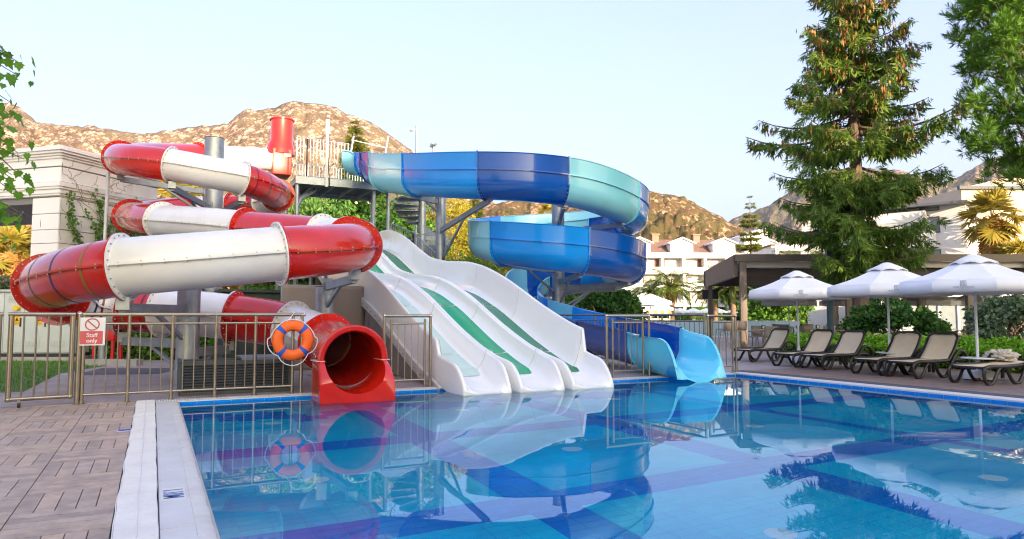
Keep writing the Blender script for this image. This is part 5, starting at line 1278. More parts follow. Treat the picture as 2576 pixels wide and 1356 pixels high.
# ================================================================== pergola
taupe = mat('taupe painted aluminium', (.155, .125, .10), .5, var=.06); taupe2 = mat('dark taupe slats', (.085, .07, .06), .6, var=.15, stretch=(1, 1, 8)); creamc = mat('cream awning cloth', (.58, .54, .47), .75, var=.05)
pg_ = empty('pergola', AT(2200, 29), 'long taupe pergola with a cream awning box over the terrace tables', 'pergola')
PL = Matrix.Translation(AT(1858, 29)) @ FR @ Matrix(((1, .16, 0, 0), (0, 1, 0, 0), (0, 0, 1, 0), (0, 0, 0, 1)))
W_ = 16.; D_ = 10.5; ZT = 3.87
def pz2(y, d=29): return 1.3 + (796 - y) * d / 1767.
MB().box(-.1, W_, -.12, .12, pz2(657), ZT).xf(PL).build('front_beam', taupe, pg_); MB().box(.2, W_, .14, .42, pz2(672), pz2(658)).xf(PL).build('awning_box', creamc, pg_)
for k in range(8): MB().box(.2, W_, .45 + .04 * k, .475 + .04 * k, pz2(674) - .085 * (k + 1), pz2(674) - .085 * k - .01).xf(PL).build('louvre', taupe2, pg_)
MB().box(-.14, .02, .13, D_, 2.95, ZT - .01).xf(PL).build('side_beam', taupe, pg_); MB().box(-.2, W_, D_, D_ + .2, 3.0, ZT - .02).xf(PL).build('rear_beam', taupe, pg_)
for k in range(9): MB().box(1.7 * k + 1.2, 1.7 * k + 1.34, .8, D_ - .01, 3.45, 3.6).xf(PL).build('rafter', taupe2, pg_)
MB().box(.3, W_, .8, D_ - .02, 3.601, 3.63).xf(PL).build('roof_cloth', mat('grey roof cloth', (.22, .20, .19), .8), pg_)
for (px_, y0, lab) in ((1871, .0, 0), (2142, .5, 0), (2441, -.0, 0), (2345, 3.0, 0), (2600, 0, 0)):
    q = (px_ - 1858) / 1767. * (29 + y0); p_ = MB().box(q - .14, q + .14, y0 - .13, y0 + .13, -.01, pz2(658)).xf(PL).build('post', taupe, pg_, bevel=.02); MB().box(q - .26, q + .26, y0 - .25, y0 + .25, -.012, .03).xf(PL).build('post_base', mat('rusty base plate', (.10, .06, .045), .7), pg_)
q = (1770 - 1858) / 1767. * 38; 
for (x, y) in ((-.06, D_ - 1.5), (8, D_), (15, D_)): MB().box(x - .12, x + .12, y - .12, y + .12, -.01, 2.949 if x < 0 else 3.0).xf(PL).build('post', taupe, pg_)
for s in (-1, 1):
    L_ = PL @ Matrix.Translation((-.06 + s * .27, D_ - 1.5, 2.5)); o = empty('loudspeaker', L_.translation, 'black loudspeaker bolted to the rear pergola post', 'speaker', 'loudspeakers on the rear pergola post')
    MB().box(-.16, .16, -.14, .14, -.26, .26).xf(L_).build('cabinet', mat('black plastic', (.015, .015, .017), .5), o, bevel=.03); MB().box(-.13, .13, -.155, -.141, -.22, .22).xf(L_).build('grille', mat('black mesh', (.03, .03, .032), .8, bump=.5, bscale=200), o)
# lamp post
c = AT(2089, 27.5); o = empty('lamp_post', c, 'dark teal square lamp post in front of the pergola', 'lamp post'); M_ = Matrix.Translation(c) @ FR
MB().box(-.10, .10, -.10, .10, -.01, P(2089, 606, d=27.5).z).xf(M_).build('shaft', mat('teal paint', (.035, .085, .115), .45), o, bevel=.012); MB().box(-.18, .18, -.18, .18, -.012, .02).xf(M_).build('foot', MATS['teal paint'], o); MB().box(-.11, .11, -.11, .11, P(2089, 606, d=27.5).z + .001, P(2089, 606, d=27.5).z + .03).xf(M_).build('cap', MATS['teal paint'], o)

# ================================================================== terrace tables and chairs
wick = mat('taupe woven resin', (.33, .275, .225), .65, var=.12, vscale=4, bump=.5, bscale=70); wick2 = mat('taupe chair frame', (.30, .25, .205), .5)
def make_chair():
    o = empty('terrace_chair', (0, 0, 0)); 
    MB().box(-.25, .25, -.24, .24, .40, .445).build('seat', wick, o, bevel=.015)
    rows = []
    for i in range(7):
        t = i / 6; rows.append([(v * (.25 + .015 * t), .22 + .10 * t ** 1.3 - .02 * (1 - v * v) * -1, .44 + .44 * t) for v in (-1, -.5, 0, .5, 1)])
    MB().grid(rows).build('backrest', wick, o, True, solid=.03)
    for sx in (-1, 1):
        for sy in (-1, 1): MB().tube([(sx * .23, sy * .21, .42), (sx * .26, sy * .25, 0)], [.026, .02], 8).build('leg', wick2, o, True)
        MB().tube([(sx * .26, -.22, .42), (sx * .275, -.22, .63), (sx * .275, -.17, .655), (sx * .27, .24, .66)], .022, 8).build('armrest', wick2, o, True)
    return o
def make_table():
    o = empty('terrace_table', (0, 0, 0)); MB().box(-.42, .42, -.42, .42, .72, .745).build('table_top', mat('pale laminate', (.56, .57, .58), .3), o, bevel=.008); MB().cyl((0, 0, .03), (0, 0, .72), .04, n=12).build('stem', mat('aluminium', (.5, .5, .5), .3, metal=.8), o, True)
    MB().box(-.3, .3, -.03, .03, 0, .035).build('foot_bar', MATS['aluminium'], o); MB().box(-.03, .03, -.3, -.031, 0, .035).build('foot_bar', MATS['aluminium'], o); MB().box(-.03, .03, .031, .3, 0, .035).build('foot_bar', MATS['aluminium'], o); return o
ch0 = make_chair(); tb0 = make_table(); fc = ft = True
sets = [(1926, 30.6, 'the pergola corner post'), (2062, 32.5, 'the teal lamp post'), (2390, 31.5, 'the paired pergola posts'), (2500, 32.5, 'the olive bush'), (1995, 37, 'the rear of the pergola'), (2130, 39, 'the trunk of the spruce')]
for i, (px_, d_, wh) in enumerate(sets):
    c = AT(px_, d_); t_ = tb0 if ft else copy_tree(tb0); ft = False; a0 = -YAW + R(8 * i); t_.location = c; t_.rotation_euler = (0, 0, a0); tag(t_, 'square pale-topped table near ' + wh, 'table', 'terrace tables')
    for k in range(4):
        a = a0 + math.pi / 2 * k + R(10 * ((k * 7 + i * 3) % 3 - 1)); p_ = c + Vector((math.cos(a), math.sin(a), 0)) * (.74 + .06 * ((k + i) % 2))
        h_ = ch0 if fc else copy_tree(ch0); fc = False; h_.location = p_; h_.rotation_euler = (0, 0, a - math.pi / 2); tag(h_, 'taupe woven armchair on the %s side of the table near %s' % (('annex', 'hotel', 'slide', 'pool')[k], wh), 'chair', 'chairs around the terrace tables')
    if i in (0, 1):
        o = empty('napkin_holder', c + Vector((-.1, .05, .745)), 'black and white napkin holder on the table near ' + wh, 'napkin holder'); M_ = Matrix.Translation(c + Vector((-.1, .05, .745))) @ FR
        MB().box(-.08, .08, -.05, .05, 0, .17).xf(M_).build('case', MATS['black plastic'], o, bevel=.02); MB().box(-.05, .05, -.058, -.051, .03, .14).xf(M_).build('label_plate', mat('pale label', (.6, .65, .68), .4), o)
# bar stools behind the corner railing
def make_stool():
    o = empty('bar_stool', (0, 0, 0)); MB().box(-.2, .2, -.2, .2, .72, .76).build('seat', wick, o, bevel=.012)
    rows = [[(v * .2, .2 + .06 * t, .76 + .36 * t) for v in (-1, 0, 1)] for t in (0, .5, 1)]; MB().grid(rows).build('backrest', wick, o, True, solid=.025)
    for sx in (-1, 1):
        for sy in (-1, 1): MB().tube([(sx * .18, sy * .18, .74), (sx * .24, sy * .24, 0)], .018, 8).build('leg', wick2, o, True)
    MB().tube([(-.22, -.22, .28), (.22, -.22, .28)], .014, 6).build('footrest', wick2, o, True); return o
st0 = make_stool()
for i, (px_, d_) in enumerate(((1828, 27), (1858, 28), (1845, 30), (1812, 31))):
    o = st0 if i == 0 else copy_tree(st0); o.location = AT(px_, d_); o.rotation_euler = (0, 0, -YAW + R(180 + 25 * i)); tag(o, 'taupe bar stool standing beyond the corner railing', 'stool', 'bar stools beyond the corner railing')
# push chair parked behind the railing
L_ = local(1692, 24.5); o = empty('pushchair', AT(1692, 24.5), 'black pushchair with a lime green seat parked behind the back railing', 'pushchair')
MB().tube([(-.2, .2, 1.05), (.1, .2, .6), (.45, .2, .18)], .018, 8).xf(L_).build('frame', MATS['black plastic'], o, True); MB().tube([(-.2, -.2, 1.05), (.1, -.2, .6), (.45, -.2, .18)], .018, 8).xf(L_).build('frame', MATS['black plastic'], o, True); MB().tube([(-.2, .2, 1.05), (-.2, -.2, 1.05)], .02, 8).xf(L_).build('handle', MATS['black plastic'], o, True)
MB().tube([(.15, .2, .6), (-.25, .2, .16)], .018, 8).xf(L_).build('strut', MATS['black plastic'], o, True); MB().tube([(.15, -.2, .6), (-.25, -.2, .16)], .018, 8).xf(L_).build('strut', MATS['black plastic'], o, True)
rows = [[(x, v, z) for v in (-.18, 0, .18)] for x, z in ((-.12, .95), (-.02, .6), (.05, .45), (.3, .46), (.4, .36))]; MB().grid(rows).xf(L_).build('seat', mat('lime fabric', (.55, .72, .02), .7), o, True, solid=.03)
for (x, y) in ((.45, .2), (.45, -.2), (-.27, .2), (-.27, -.2)):
    r_ = .11 if x > 0 else .15; w = MB().tube([(x + r_ * math.cos(2 * math.pi * k / 18), y, r_ + r_ * math.sin(2 * math.pi * k / 18)) for k in range(18)], .018, 6, closed=True).xf(L_).build('wheel', MATS['black rubber'], o, True); MB().tube([(x, y - .03, r_), (x, y + .03, r_)], r_ * .35, 10).xf(L_).build('hub', MATS['black plastic'], w, True)
# glass screen round the children's pool
L_ = local(1560, 44); o = empty('glass_screen', AT(1760, 44), 'pale blue glass safety screen in front of the distant parasols', 'screen'); gs = mat('pale blue glass', (.42, .62, .66), .12, var=.08, vscale=.5)
for k in range(9): MB().box(k * 1.25 + .02, k * 1.25 + 1.23, -.01, .01, .08, .98).xf(L_).build('pane', gs, o); MB().box(k * 1.25 - .025, k * 1.25 + .02, -.03, .03, 0, 1.03).xf(L_).build('post', polem, o)
MB().box(0, 11.25, -.03, .03, .99, 1.03).xf(L_).build('top_rail', polem, o)
# striped kiosk roof behind the parasols
L_ = local(1618, 72); o = empty('kiosk', AT(1640, 72), 'small kiosk with an orange striped awning behind the parasols', 'kiosk')
MB().box(0, 2.9, .5, 2.5, -.01, 1.1).xf(L_).build('counter', mat('cream boards', (.60, .50, .36), .6), o)
for k in range(8): MB().add([(k * .37, 0, 1.45), (k * .37 + .37, 0, 1.45), (k * .37 + .37, .9, 2.35), (k * .37, .9, 2.35)], [(0, 1, 2, 3)]).xf(L_).build('awning_stripe', mat('orange stripe', (.72, .30, .10), .7) if k % 2 else mat('cream stripe', (.72, .62, .48), .7), o, solid=.02)
for x in (.05, 2.85): MB().box(x - .05, x + .05, .6, .7, 1.1, 2.0).xf(L_).build('post', wallw, o)
MB().box(0, 2.96, .9, 2.6, 2.30, 2.4).xf(L_).build('roof', MATS['cream stripe'], o)
# striped deckchair-high partition seen between railing bars
L_ = local(1560, 27.5); o = empty('slatted_bin_store', AT(1590, 27.5), 'grey slatted timber screen behind the back railing', 'screen')
for k in range(16): MB().box(k * .1, k * .1 + .075, 0, .03, 0, 1.05).xf(L_).build('slat', mat('weathered timber', (.19, .165, .14), .8), o)
for z in (.15, .9): MB().box(-.02, 1.6, .031, .07, z, z + .08).xf(L_).build('batten', MATS['weathered timber'], o)
# ================================================================== plants
def unit(n): 
    v = rng.normal(size=(n, 3)); return v / np.linalg.norm(v, axis=1, keepdims=True)
def quads(base, ln, side, roll=None):
    """diamond leaves: base points, length vectors, half-width vectors"""
    n = len(base); V = np.stack([base, base + ln * .45 + side, base + ln, base + ln * .45 - side], 1).reshape(-1, 3); return V, np.arange(n * 4).reshape(-1, 4)
def leaf_cloud(cent, size, asp=.45, down=.2, outward=None, ow=.5):
    n = len(cent); d = unit(n); d[:, 2] -= down
    if outward is not None: d = d * (1 - ow) + outward * ow
    d /= np.linalg.norm(d, axis=1, keepdims=True) + 1e-9; s = np.cross(d, unit(n)); s /= np.linalg.norm(s, axis=1, keepdims=True) + 1e-9
    L = size * rng.uniform(.6, 1.3, (n, 1)); return quads(cent, d * L, s * L * asp)
def limb_tree(o, c, h, r0, top, limbs, m, rv):
    b = MB(); pts = [Vector((c.x + rv.gauss(0, .02) * i, c.y + rv.gauss(0, .02) * i, h * i / 5 - .05)) for i in range(6)]; b.tube(pts, [r0 * (1 - .75 * i / 5) for i in range(6)], 10); b.build('trunk', m, o, True)
    for k in range(limbs):
        a = rv.uniform(0, 6.28); z0 = h * rv.uniform(.25, .8); p0 = Vector((c.x, c.y, z0)); p2 = p0 + Vector((math.cos(a), math.sin(a), 0)) * top * rv.uniform(.4, .8) + Vector((0, 0, h * rv.uniform(.12, .28))); p1 = p0.lerp(p2, .5) + Vector((0, 0, .1 * h))
        MB().tube(rs([p0, p1, p2], 4), [r0 * .45 * (1 - .8 * i / 8) for i in range(9)], 6).build('limb', m, o, True)
bark = mat('grey brown bark', (.13, .095, .07), .9, var=.3, vscale=6, bump=.6, bscale=14); barkp = mat('palm trunk', (.23, .16, .105), .9, var=.3, vscale=9, bump=.8, bscale=18)
def bushy(name, label, c, z0, z1, rx, leafm, n, size, seed, cat='tree', group=None, clumps=60, trunk=True, down=.25, tuft=.5, asp=.45, solid_core=True):
    rv = random.Random(seed); c = Vector((c.x, c.y, 0)); o = empty(name, c, label, cat, group)
    rz = (z1 - z0) / 2; cen = np.array([c.x, c.y, (z0 + z1) / 2])
    d = unit(clumps); d[:, 2] = np.abs(d[:, 2]) * np.where(rng.random(clumps) < .32, -1, 1); rad = rng.uniform(.55, 1.0, (clumps, 1)) ** .5
    cc = cen + d * rad * np.array([rx, rx, rz]) * rng.uniform(.75, 1.06, (clumps, 1)); cr = tuft * rng.uniform(.6, 1.25, clumps)
    k = rng.integers(0, clumps, n); off = rng.normal(size=(n, 3)); off /= np.linalg.norm(off, axis=1, keepdims=True); off *= rng.random((n, 1)) ** .4 * cr[k][:, None]; off[:, 2] *= .75
    pts = cc[k] + off; outw = off / (np.linalg.norm(off, axis=1, keepdims=True) + 1e-9)
    pts[:, 2] = np.maximum(pts[:, 2], max(.03, z0 * .6))
    V, Fq = leaf_cloud(pts, size, asp, down, outw, .5); tag(np_mesh('crown', V, Fq, leafm, o), kind='stuff')
    if trunk: limb_tree(o, c, (z0 + z1) / 2 + .25 * (z1 - z0), max(.06, .028 * z1), rx, 5, bark, rv)
    return o
G_mid = leafmat('mid green leaf', (0.045, 0.112, 0.015), (0.098, 0.225, 0.027), (0.180, 0.360, 0.045)); G_dark = leafmat('dark glossy leaf', (0.018, 0.060, 0.012), (0.045, 0.128, 0.018), (0.090, 0.225, 0.030), .25, .35); G_yel = leafmat('sun-tinted yellow needle', (.18, .18, .012), (.38, .34, .025), (.52, .44, .045)); G_pep = leafmat('pepper tree leaf', (0.068, 0.165, 0.030), (0.120, 0.270, 0.053), (0.195, 0.390, 0.075)); G_oliv = leafmat('silver olive leaf', (.075, .125, .055), (.14, .215, .105), (.26, .34, .21), .25); G_hedge = leafmat('lime hedge leaf', (0.090, 0.240, 0.012), (0.195, 0.435, 0.022), (0.315, 0.600, 0.038)); G_spr = leafmat('spruce spray', (.06, .125, .02), (.115, .22, .032), (.24, .32, .055), .35); G_cone = leafmat('brown cones', (0.210, 0.098, 0.033), (0.360, 0.173, 0.053), (0.480, 0.240, 0.075), .2); G_pine = leafmat('stone pine needle', (.06, .15, .014), (.11, .25, .028), (.20, .38, .04), .35); G_palm = leafmat('palm leaflet', (0.068, 0.128, 0.022), (0.128, 0.225, 0.038), (0.225, 0.300, 0.053), .3); G_fan = leafmat('fan palm blade', (.07, .11, .02), (.13, .18, .03), (.22, .24, .04), .3); G_dead = leafmat('dry palm skirt', (.26, .13, .035), (.40, .22, .06), (.52, .32, .10), .3); G_or = leafmat('sun-tinted orange leaf', (.16, .12, .015), (.34, .24, .02), (.48, .30, .03), .4); G_con = leafmat('conifer needle', (.07, .10, .018), (.13, .16, .025), (.22, .22, .035), .3); G_plane = leafmat('plane tree leaf', (0.068, 0.180, 0.015), (0.135, 0.315, 0.027), (0.225, 0.465, 0.045), .4)  # yellow needle and russet-orange leaf have low sunlight put into their colour

def conifer(name, label, c, z0, z1, rmax, leafm, seed, n_lev=26, spray=.5, per=10, droop=.25, group=None, cat='tree', prof=None, cones=None, twig=14, bh=5, upt=.12, dens=1., gap=0., hang=0.):
    """a straight trunk, whorls of drooping branches, each hung with small sprays"""
    rv = random.Random(seed); o = empty(name, (c.x, c.y, 0), label, cat, group)
    MB().tube([(c.x, c.y, -.05), (c.x, c.y, z1 * .5), (c.x, c.y, z1)], [.016 * z1 + .04, .010 * z1 + .02, .01], 9).build('trunk', bark, o, True)
    B = []; Dn = []; Sd = []; CB = []; br = MB()
    for lv in range(n_lev):
        t = (lv + rv.uniform(-.3, .3)) / (n_lev - 1); t = min(max(t, 0), 1); z = z0 + (z1 - z0) * t
        R_ = (prof(t) if prof else rmax * (1 - t) ** .8) 
        nb = max(4, int(per * (1 - .45 * t)))
        a0 = rv.uniform(0, 6.28)
        for b in range(nb):
            a = a0 + 2 * math.pi * b / nb + rv.gauss(0, .18); L = R_ * rv.uniform(.62, 1.16) + .05
            if rv.random() < gap: continue
            hd = Vector((math.cos(a), math.sin(a), 0)); pts = []
            for i in range(bh + 1):
                s = i / bh; pts.append(Vector((c.x, c.y, z)) + hd * L * s + Vector((0, 0, -droop * L * math.sin(math.pi * .62 * s) + upt * L * s * s)))
            if L > .5: br.tube(pts, [max(.006, .02 * L * (1 - .85 * i / bh)) for i in range(bh + 1)], 4)
            ns = max(4, int(twig * dens * L / max(rmax, .1) * 3.2))
            for q in range(ns):
                s = rv.uniform(.1, 1.0); i = min(int(s * bh), bh - 1); p = pts[i].lerp(pts[i + 1], s * bh - i); sd = Vector((-hd.y, hd.x, 0)) * rv.choice((-1, 1)); w = spray * (1 - .45 * s) * rv.uniform(.5, 1.2) * (.55 + .45 * min(1, L))
                tip = (sd * rv.uniform(.15, .9) + hd * rv.uniform(.2, .8) + Vector((0, 0, -rv.uniform(.1, .9) * (droop * 3 + .2) - hang * rv.random()))).normalized()
                st = p + sd * rv.uniform(0, .18) * L * (1 - s) + Vector((rv.gauss(0, .03), rv.gauss(0, .03), rv.gauss(0, .04)))
                B.append(st); Dn.append(tip * w); Sd.append(Vector((rv.gauss(0, 1), rv.gauss(0, 1), rv.gauss(0, .5))).cross(tip).normalized() * w * rv.uniform(.10, .2))
                if cones and rv.random() < cones(t) * .5: CB.append(st + tip * w * .4)
    tag(br.build('branches', bark, o), kind='stuff')
    B = np.array(B); Dn = np.array(Dn); Sd = np.array(Sd)
    # every spray becomes a small feather of leaflets
    Vs = []; k = 7
    fr = np.linspace(.05, .8, k)
    bb = []; dd = []; ss = []
    for f in fr:
        for sg in (-1, 1):
            bb.append(B + Dn * f); e = Dn * .42 + sg * Sd * rng.uniform(1.2, 2.6, (len(B), 1)) + rng.normal(size=B.shape) * np.linalg.norm(Dn, axis=1, keepdims=True) * .10; dd.append(e); ss.append(np.cross(e, unit(len(B))) * .10)
    bb.append(B + Dn * .5); dd.append(Dn * .6); ss.append(Sd * .6)
    V, Fq = quads(np.concatenate(bb), np.concatenate(dd), np.concatenate(ss)); tag(np_mesh('crown', V, Fq, leafm, o), kind='stuff')
    if CB:
        CB = np.array(CB); CB = np.repeat(CB, 5, 0) + rng.normal(size=(len(CB) * 5, 3)) * .10; d = np.tile([[0, 0, -1.]], (len(CB), 1)) * rng.uniform(.16, .32, (len(CB), 1)); s = np.cross(d, unit(len(CB))); s /= np.linalg.norm(s, axis=1, keepdims=True); V, Fq = quads(CB, d, s * .04); tag(np_mesh('cones', V, Fq, G_cone, o), kind='stuff')
    return o
# the big spruce
sp = AT(2165, 26.)
def sprof(t):
    z = 2.9 + (17.2 - 2.9) * t
    return float(np.interp(z, [2.6, 3.2, 4.2, 5.0, 6.0, 6.8, 7.6, 8.6, 9.6, 10.6, 12, 13.2, 15, 17.2], [.8, 1.5, 2.9, 3.2, 2.6, 2.8, 3.3, 3.7, 3.0, 2.5, 2.2, 1.7, 1.2, .15]))
conifer('spruce_tree', 'tall shaggy spruce hung with brown cones behind the parasols', sp, 2.9, 17.2, 3.6, G_spr, 21, 25, .72, 10, .20, prof=sprof, gap=.34, hang=1.1, cones=lambda t: max(0, min(1, (t - .3) * 2.6)), twig=24, bh=6, upt=.22)
# stone pine on the right
pc = AT(2655, 24.5); o = empty('stone_pine', pc, 'broad bright green stone pine standing beside the tall spruce', 'tree'); rv = random.Random(8)
MB().tube(rs([(pc.x, pc.y, -.05), (pc.x + .1, pc.y, 3), (pc.x - .2, pc.y + .1, 6), (pc.x, pc.y, 9.5)], 5), [.28 - .013 * i for i in range(16)], 10).build('trunk', bark, o, True)
def cam_pt(px_, py_, d_): return P(px_, py_, d=d_)
cl_ = []
for _ in range(2400):
    px_ = rv.uniform(2370, 3000); py_ = rv.uniform(-420, 540); d_ = rv.uniform(21.5, 27.5)
    # crown outline: upper lobe and lower lobe with a gap between
    e1 = ((px_ - 2700) / 300) ** 2 + ((py_ - 60) / 330) ** 2 + ((d_ - 24.5) / 3.3) ** 2
    e2 = ((px_ - 2615) / 212) ** 2 + ((py_ - 300) / 150) ** 2 + ((d_ - 24.5) / 2.6) ** 2
    e3 = ((px_ - 2570) / 140) ** 2 + ((py_ - 440) / 30) ** 2 + ((d_ - 24.0) / 1.5) ** 2
    if min(e1, e2, e3) < 1 and (min(e1, e2, e3) > .25 or rv.random() < .25):
        if mnoise.noise(Vector((px_ / 70, py_ / 60, d_))) > -.18: cl_.append(P(px_, py_, d=d_))
brn = MB()
for q in cl_[::3]:
    b0 = Vector((pc.x, pc.y, max(3.5, q.z - 1.6 - rv.random()))); brn.tube(rs([b0, b0.lerp(q, .55) + Vector((0, 0, -.15)), q], 3), [.05, .04, .035, .028, .02, .015, .01], 5)
tag(brn.build('branches', bark, o, True), kind='stuff')
TB = []; TD = []; TS = []
for q in cl_:
    for _ in range(16):
        e = Vector((rv.gauss(0, 1), rv.gauss(0, 1), rv.gauss(.55, .8))).normalized(); b0 = q + e * rv.uniform(.05, .42); ax_ = (e + Vector((0, 0, .5))).normalized()
        for k in range(15):
            r_ = Vector((rv.gauss(0, 1), rv.gauss(0, 1), rv.gauss(0, 1))).normalized(); dn = (ax_ * .9 + r_ * .75).normalized() * rv.uniform(.16, .30); TB.append(b0 + ax_ * rv.uniform(-.06, .1)); TD.append(dn); TS.append(dn.cross(r_).normalized() * .016)
V, Fq = quads(np.array(TB), np.array(TD), np.array(TS)); tag(np_mesh('crown', V, Fq, G_pine, o), kind='stuff')
# plane tree leaning in at the left edge: lobed leaves
pt = AT(-330, 8.6); o = empty('plane_tree', pt, 'leafy plane tree with lobed leaves overhanging the white pavilion', 'tree')
MB().tube([(pt.x, pt.y, -.05), (pt.x, pt.y, 3), (pt.x + .2, pt.y, 6.2)], [.2, .16, .08], 10).build('trunk', bark, o, True)
def leafshape(seed):
    r_ = random.Random(seed); pts = []
    for a, r in ((-90, .18), (-60, .34), (-35, .46), (-20, .36), (5, .62), (22, .46), (45, .60), (62, .50), (90, .9), (118, .50), (135, .60), (158, .46), (175, .62), (200, .36), (215, .46), (240, .34)):
        pts.append((r * math.cos(R(a)), r * math.sin(R(a)) + .15, .06 * abs(math.cos(R(a))) * r + r_.uniform(-.03, .03)))
    me = bpy.data.meshes.new('leaf'); me.from_pydata([(0, .15, 0)] + pts, [], [(0, i + 1, (i + 1) % len(pts) + 1) for i in range(len(pts))]); me.materials.append(G_plane); return me
lms = [leafshape(i) for i in range(4)]
twigs = MB(); cnt = 0; rest_b = []
tips = [(60, 165), (25, 200), (45, 190), (30, 260), (10, 150), (40, 300), (20, 320), (35, 345), (60, 400), (45, 385), (10, 390), (30, 440), (68, 458), (40, 455), (15, 470), (72, 545), (45, 540), (20, 545), (5, 510), (20, 600), (-20, 230), (-30, 330), (-40, 430), (-10, 280), (-60, 180), (-60, 520), (-50, 600), (-120, 300), (-110, 420), (-140, 200), (-130, 520), (-200, 350), (-190, 250), (-200, 450)]
rv = random.Random(14)
for (px_, py_) in tips:
    d_ = rv.uniform(8.0, 9.4); q = P(px_, py_, d=d_); b0 = Vector((pt.x, pt.y, min(6, q.z + rv.uniform(-.3, .9)))); tw_ = rs([b0, b0.lerp(q, .6) + Vector((0, 0, .25)), q], 4); twigs.tube(tw_, [.02, .018, .015, .013, .011, .009, .008, .006, .004], 5)
    for k in range(9):
        c = q + Vector((rv.gauss(0, .12), rv.gauss(0, .12), rv.gauss(0, .10))) + (b0 - q).normalized() * rv.uniform(-.02, .55)
        if cnt < 290:
            l_ = link('leaf', rv.choice(lms), None, o); s_ = rv.uniform(.075, .14); cnt += 1
            M_ = Matrix.Translation(c) @ Matrix.Rotation(rv.uniform(0, 6.28), 4, 'Z') @ Matrix.Rotation(R(-100) + rv.gauss(0, .5), 4, 'X') @ Matrix.Rotation(rv.gauss(0, .5), 4, 'Y') @ Matrix.Scale(s_, 4)
            l_.matrix_world = M_; l_.matrix_parent_inverse = parent_inv(o); l_.matrix_basis = M_
tag(twigs.build('twigs', bark, o, True), kind='stuff')
cr_ = np.array([pt.x, pt.y, 5.6]) + unit(2600) * rng.random((2600, 1)) ** .5 * np.array([1.9, 1.9, 2.6]); cr_ = cr_[[pix(p)[0] < -30 for p in cr_]]
V, Fq = leaf_cloud(cr_, .2, .5, .4); tag(np_mesh('crown', V, Fq, G_plane, o), kind='stuff')

# palms
def date_palm(name, label, c, zt, L, seed, group, dead=True, nf=46):
    rv = random.Random(seed); o = empty(name, (c.x, c.y, 0), label, 'palm', group)
    pts = [(0.34, 0)] + [(.30 + .05 * (k % 2), zt * k / 14) for k in range(1, 14)] + [(.45, zt - .3), (.38, zt), (.05, zt + .1)]
    MB().lathe(pts, 12, (c.x, c.y, -.05)).build('trunk', barkp, o, True)
    B = []; D = []; S = []; rb = MB(); BD = []; DD = []; SD = []
    for f in range(nf):
        a = rv.uniform(0, 6.28); el = R(rv.uniform(-22, 82)); ln = L * rv.uniform(.8, 1.1); hd = Vector((math.cos(a), math.sin(a), 0)); pp = []
        for i in range(9):
            s = i / 8; r_ = ln * s; e = el - R(75) * s ** 1.5; p = (pp[-1] + (hd * math.cos(e) + Vector((0, 0, math.sin(e)))) * ln / 8) if pp else Vector((c.x, c.y, zt)) + hd * .15; pp.append(p)
        rb.tube(pp, [.035 * (1 - .85 * i / 8) for i in range(9)], 4)
        for i in range(1, 9):
            for q in range(5):
                p = pp[i - 1].lerp(pp[i], q / 5); t = (pp[i] - pp[i - 1]).normalized(); sd = Vector((-hd.y, hd.x, 0)); ll = ln * .26 * (1 - abs((i - 4.2) / 6.5))
                for sg in (-1, 1):
                    v = (sd * sg * .8 + t * .65 + Vector((0, 0, -.25 + rv.gauss(0, .12)))).normalized() * ll; B.append(p); D.append(v); S.append(v.cross(Vector((rv.gauss(0, .3), rv.gauss(0, .3), 1))).normalized() * .035 * (L / 3))
    V, Fq = quads(np.array(B), np.array(D), np.array(S)); tag(np_mesh('fronds', V, Fq, G_palm, o), kind='stuff'); tag(rb.build('ribs', mat('palm rib', (.20, .19, .06), .6), o, True), kind='stuff')
    if dead:
        n = 700; a = rng.uniform(0, 6.28, n); zz = zt - rng.uniform(.0, 1.1, n); d0 = np.stack([np.cos(a) * .5, np.sin(a) * .5, -np.ones(n) * .6 + rng.normal(size=n) * .5], 1) * .55; b0 = np.stack([c.x + np.cos(a) * .35, c.y + np.sin(a) * .35, zz], 1); s0 = np.cross(d0, unit(n)) * .12
        V, Fq = quads(b0, d0, s0); tag(np_mesh('frond_stubs', V, Fq, G_dead, o), kind='stuff')
    return o
DG = 'date palms before the hotel'
date_palm('date_palm', 'small date palm nearest the blue spiral, before the hotel', AT(1640, 84), 4.3, 3.0, 1, DG)
date_palm('date_palm', 'date palm with a thick orange skirt under its crown, before the hotel', AT(1690, 78), 4.5, 3.3, 2, DG)
date_palm('date_palm', 'green date palm beside the rear pergola post and loudspeakers', AT(1800, 82), 4.2, 3.1, 3, DG, False)
date_palm('date_palm', 'green date palm with a stout bare trunk beyond the loudspeakers', AT(1845, 80), 4.6, 2.9, 4, DG, False)
date_palm('date_palm', 'stout date palm trunk behind the terrace tables under the pergola', AT(1990, 62), 5.5, 3.2, 5, DG)
date_palm('date_palm', 'grey date palm trunk between the far parasols under the pergola', AT(2100, 64), 6.0, 3.2, 6, DG)
G_gold = leafmat('sun-tinted fan blade', (.18, .18, .03), (.32, .27, .04), (.46, .33, .06), .35)  # gold of the low sun is put into the blade colour
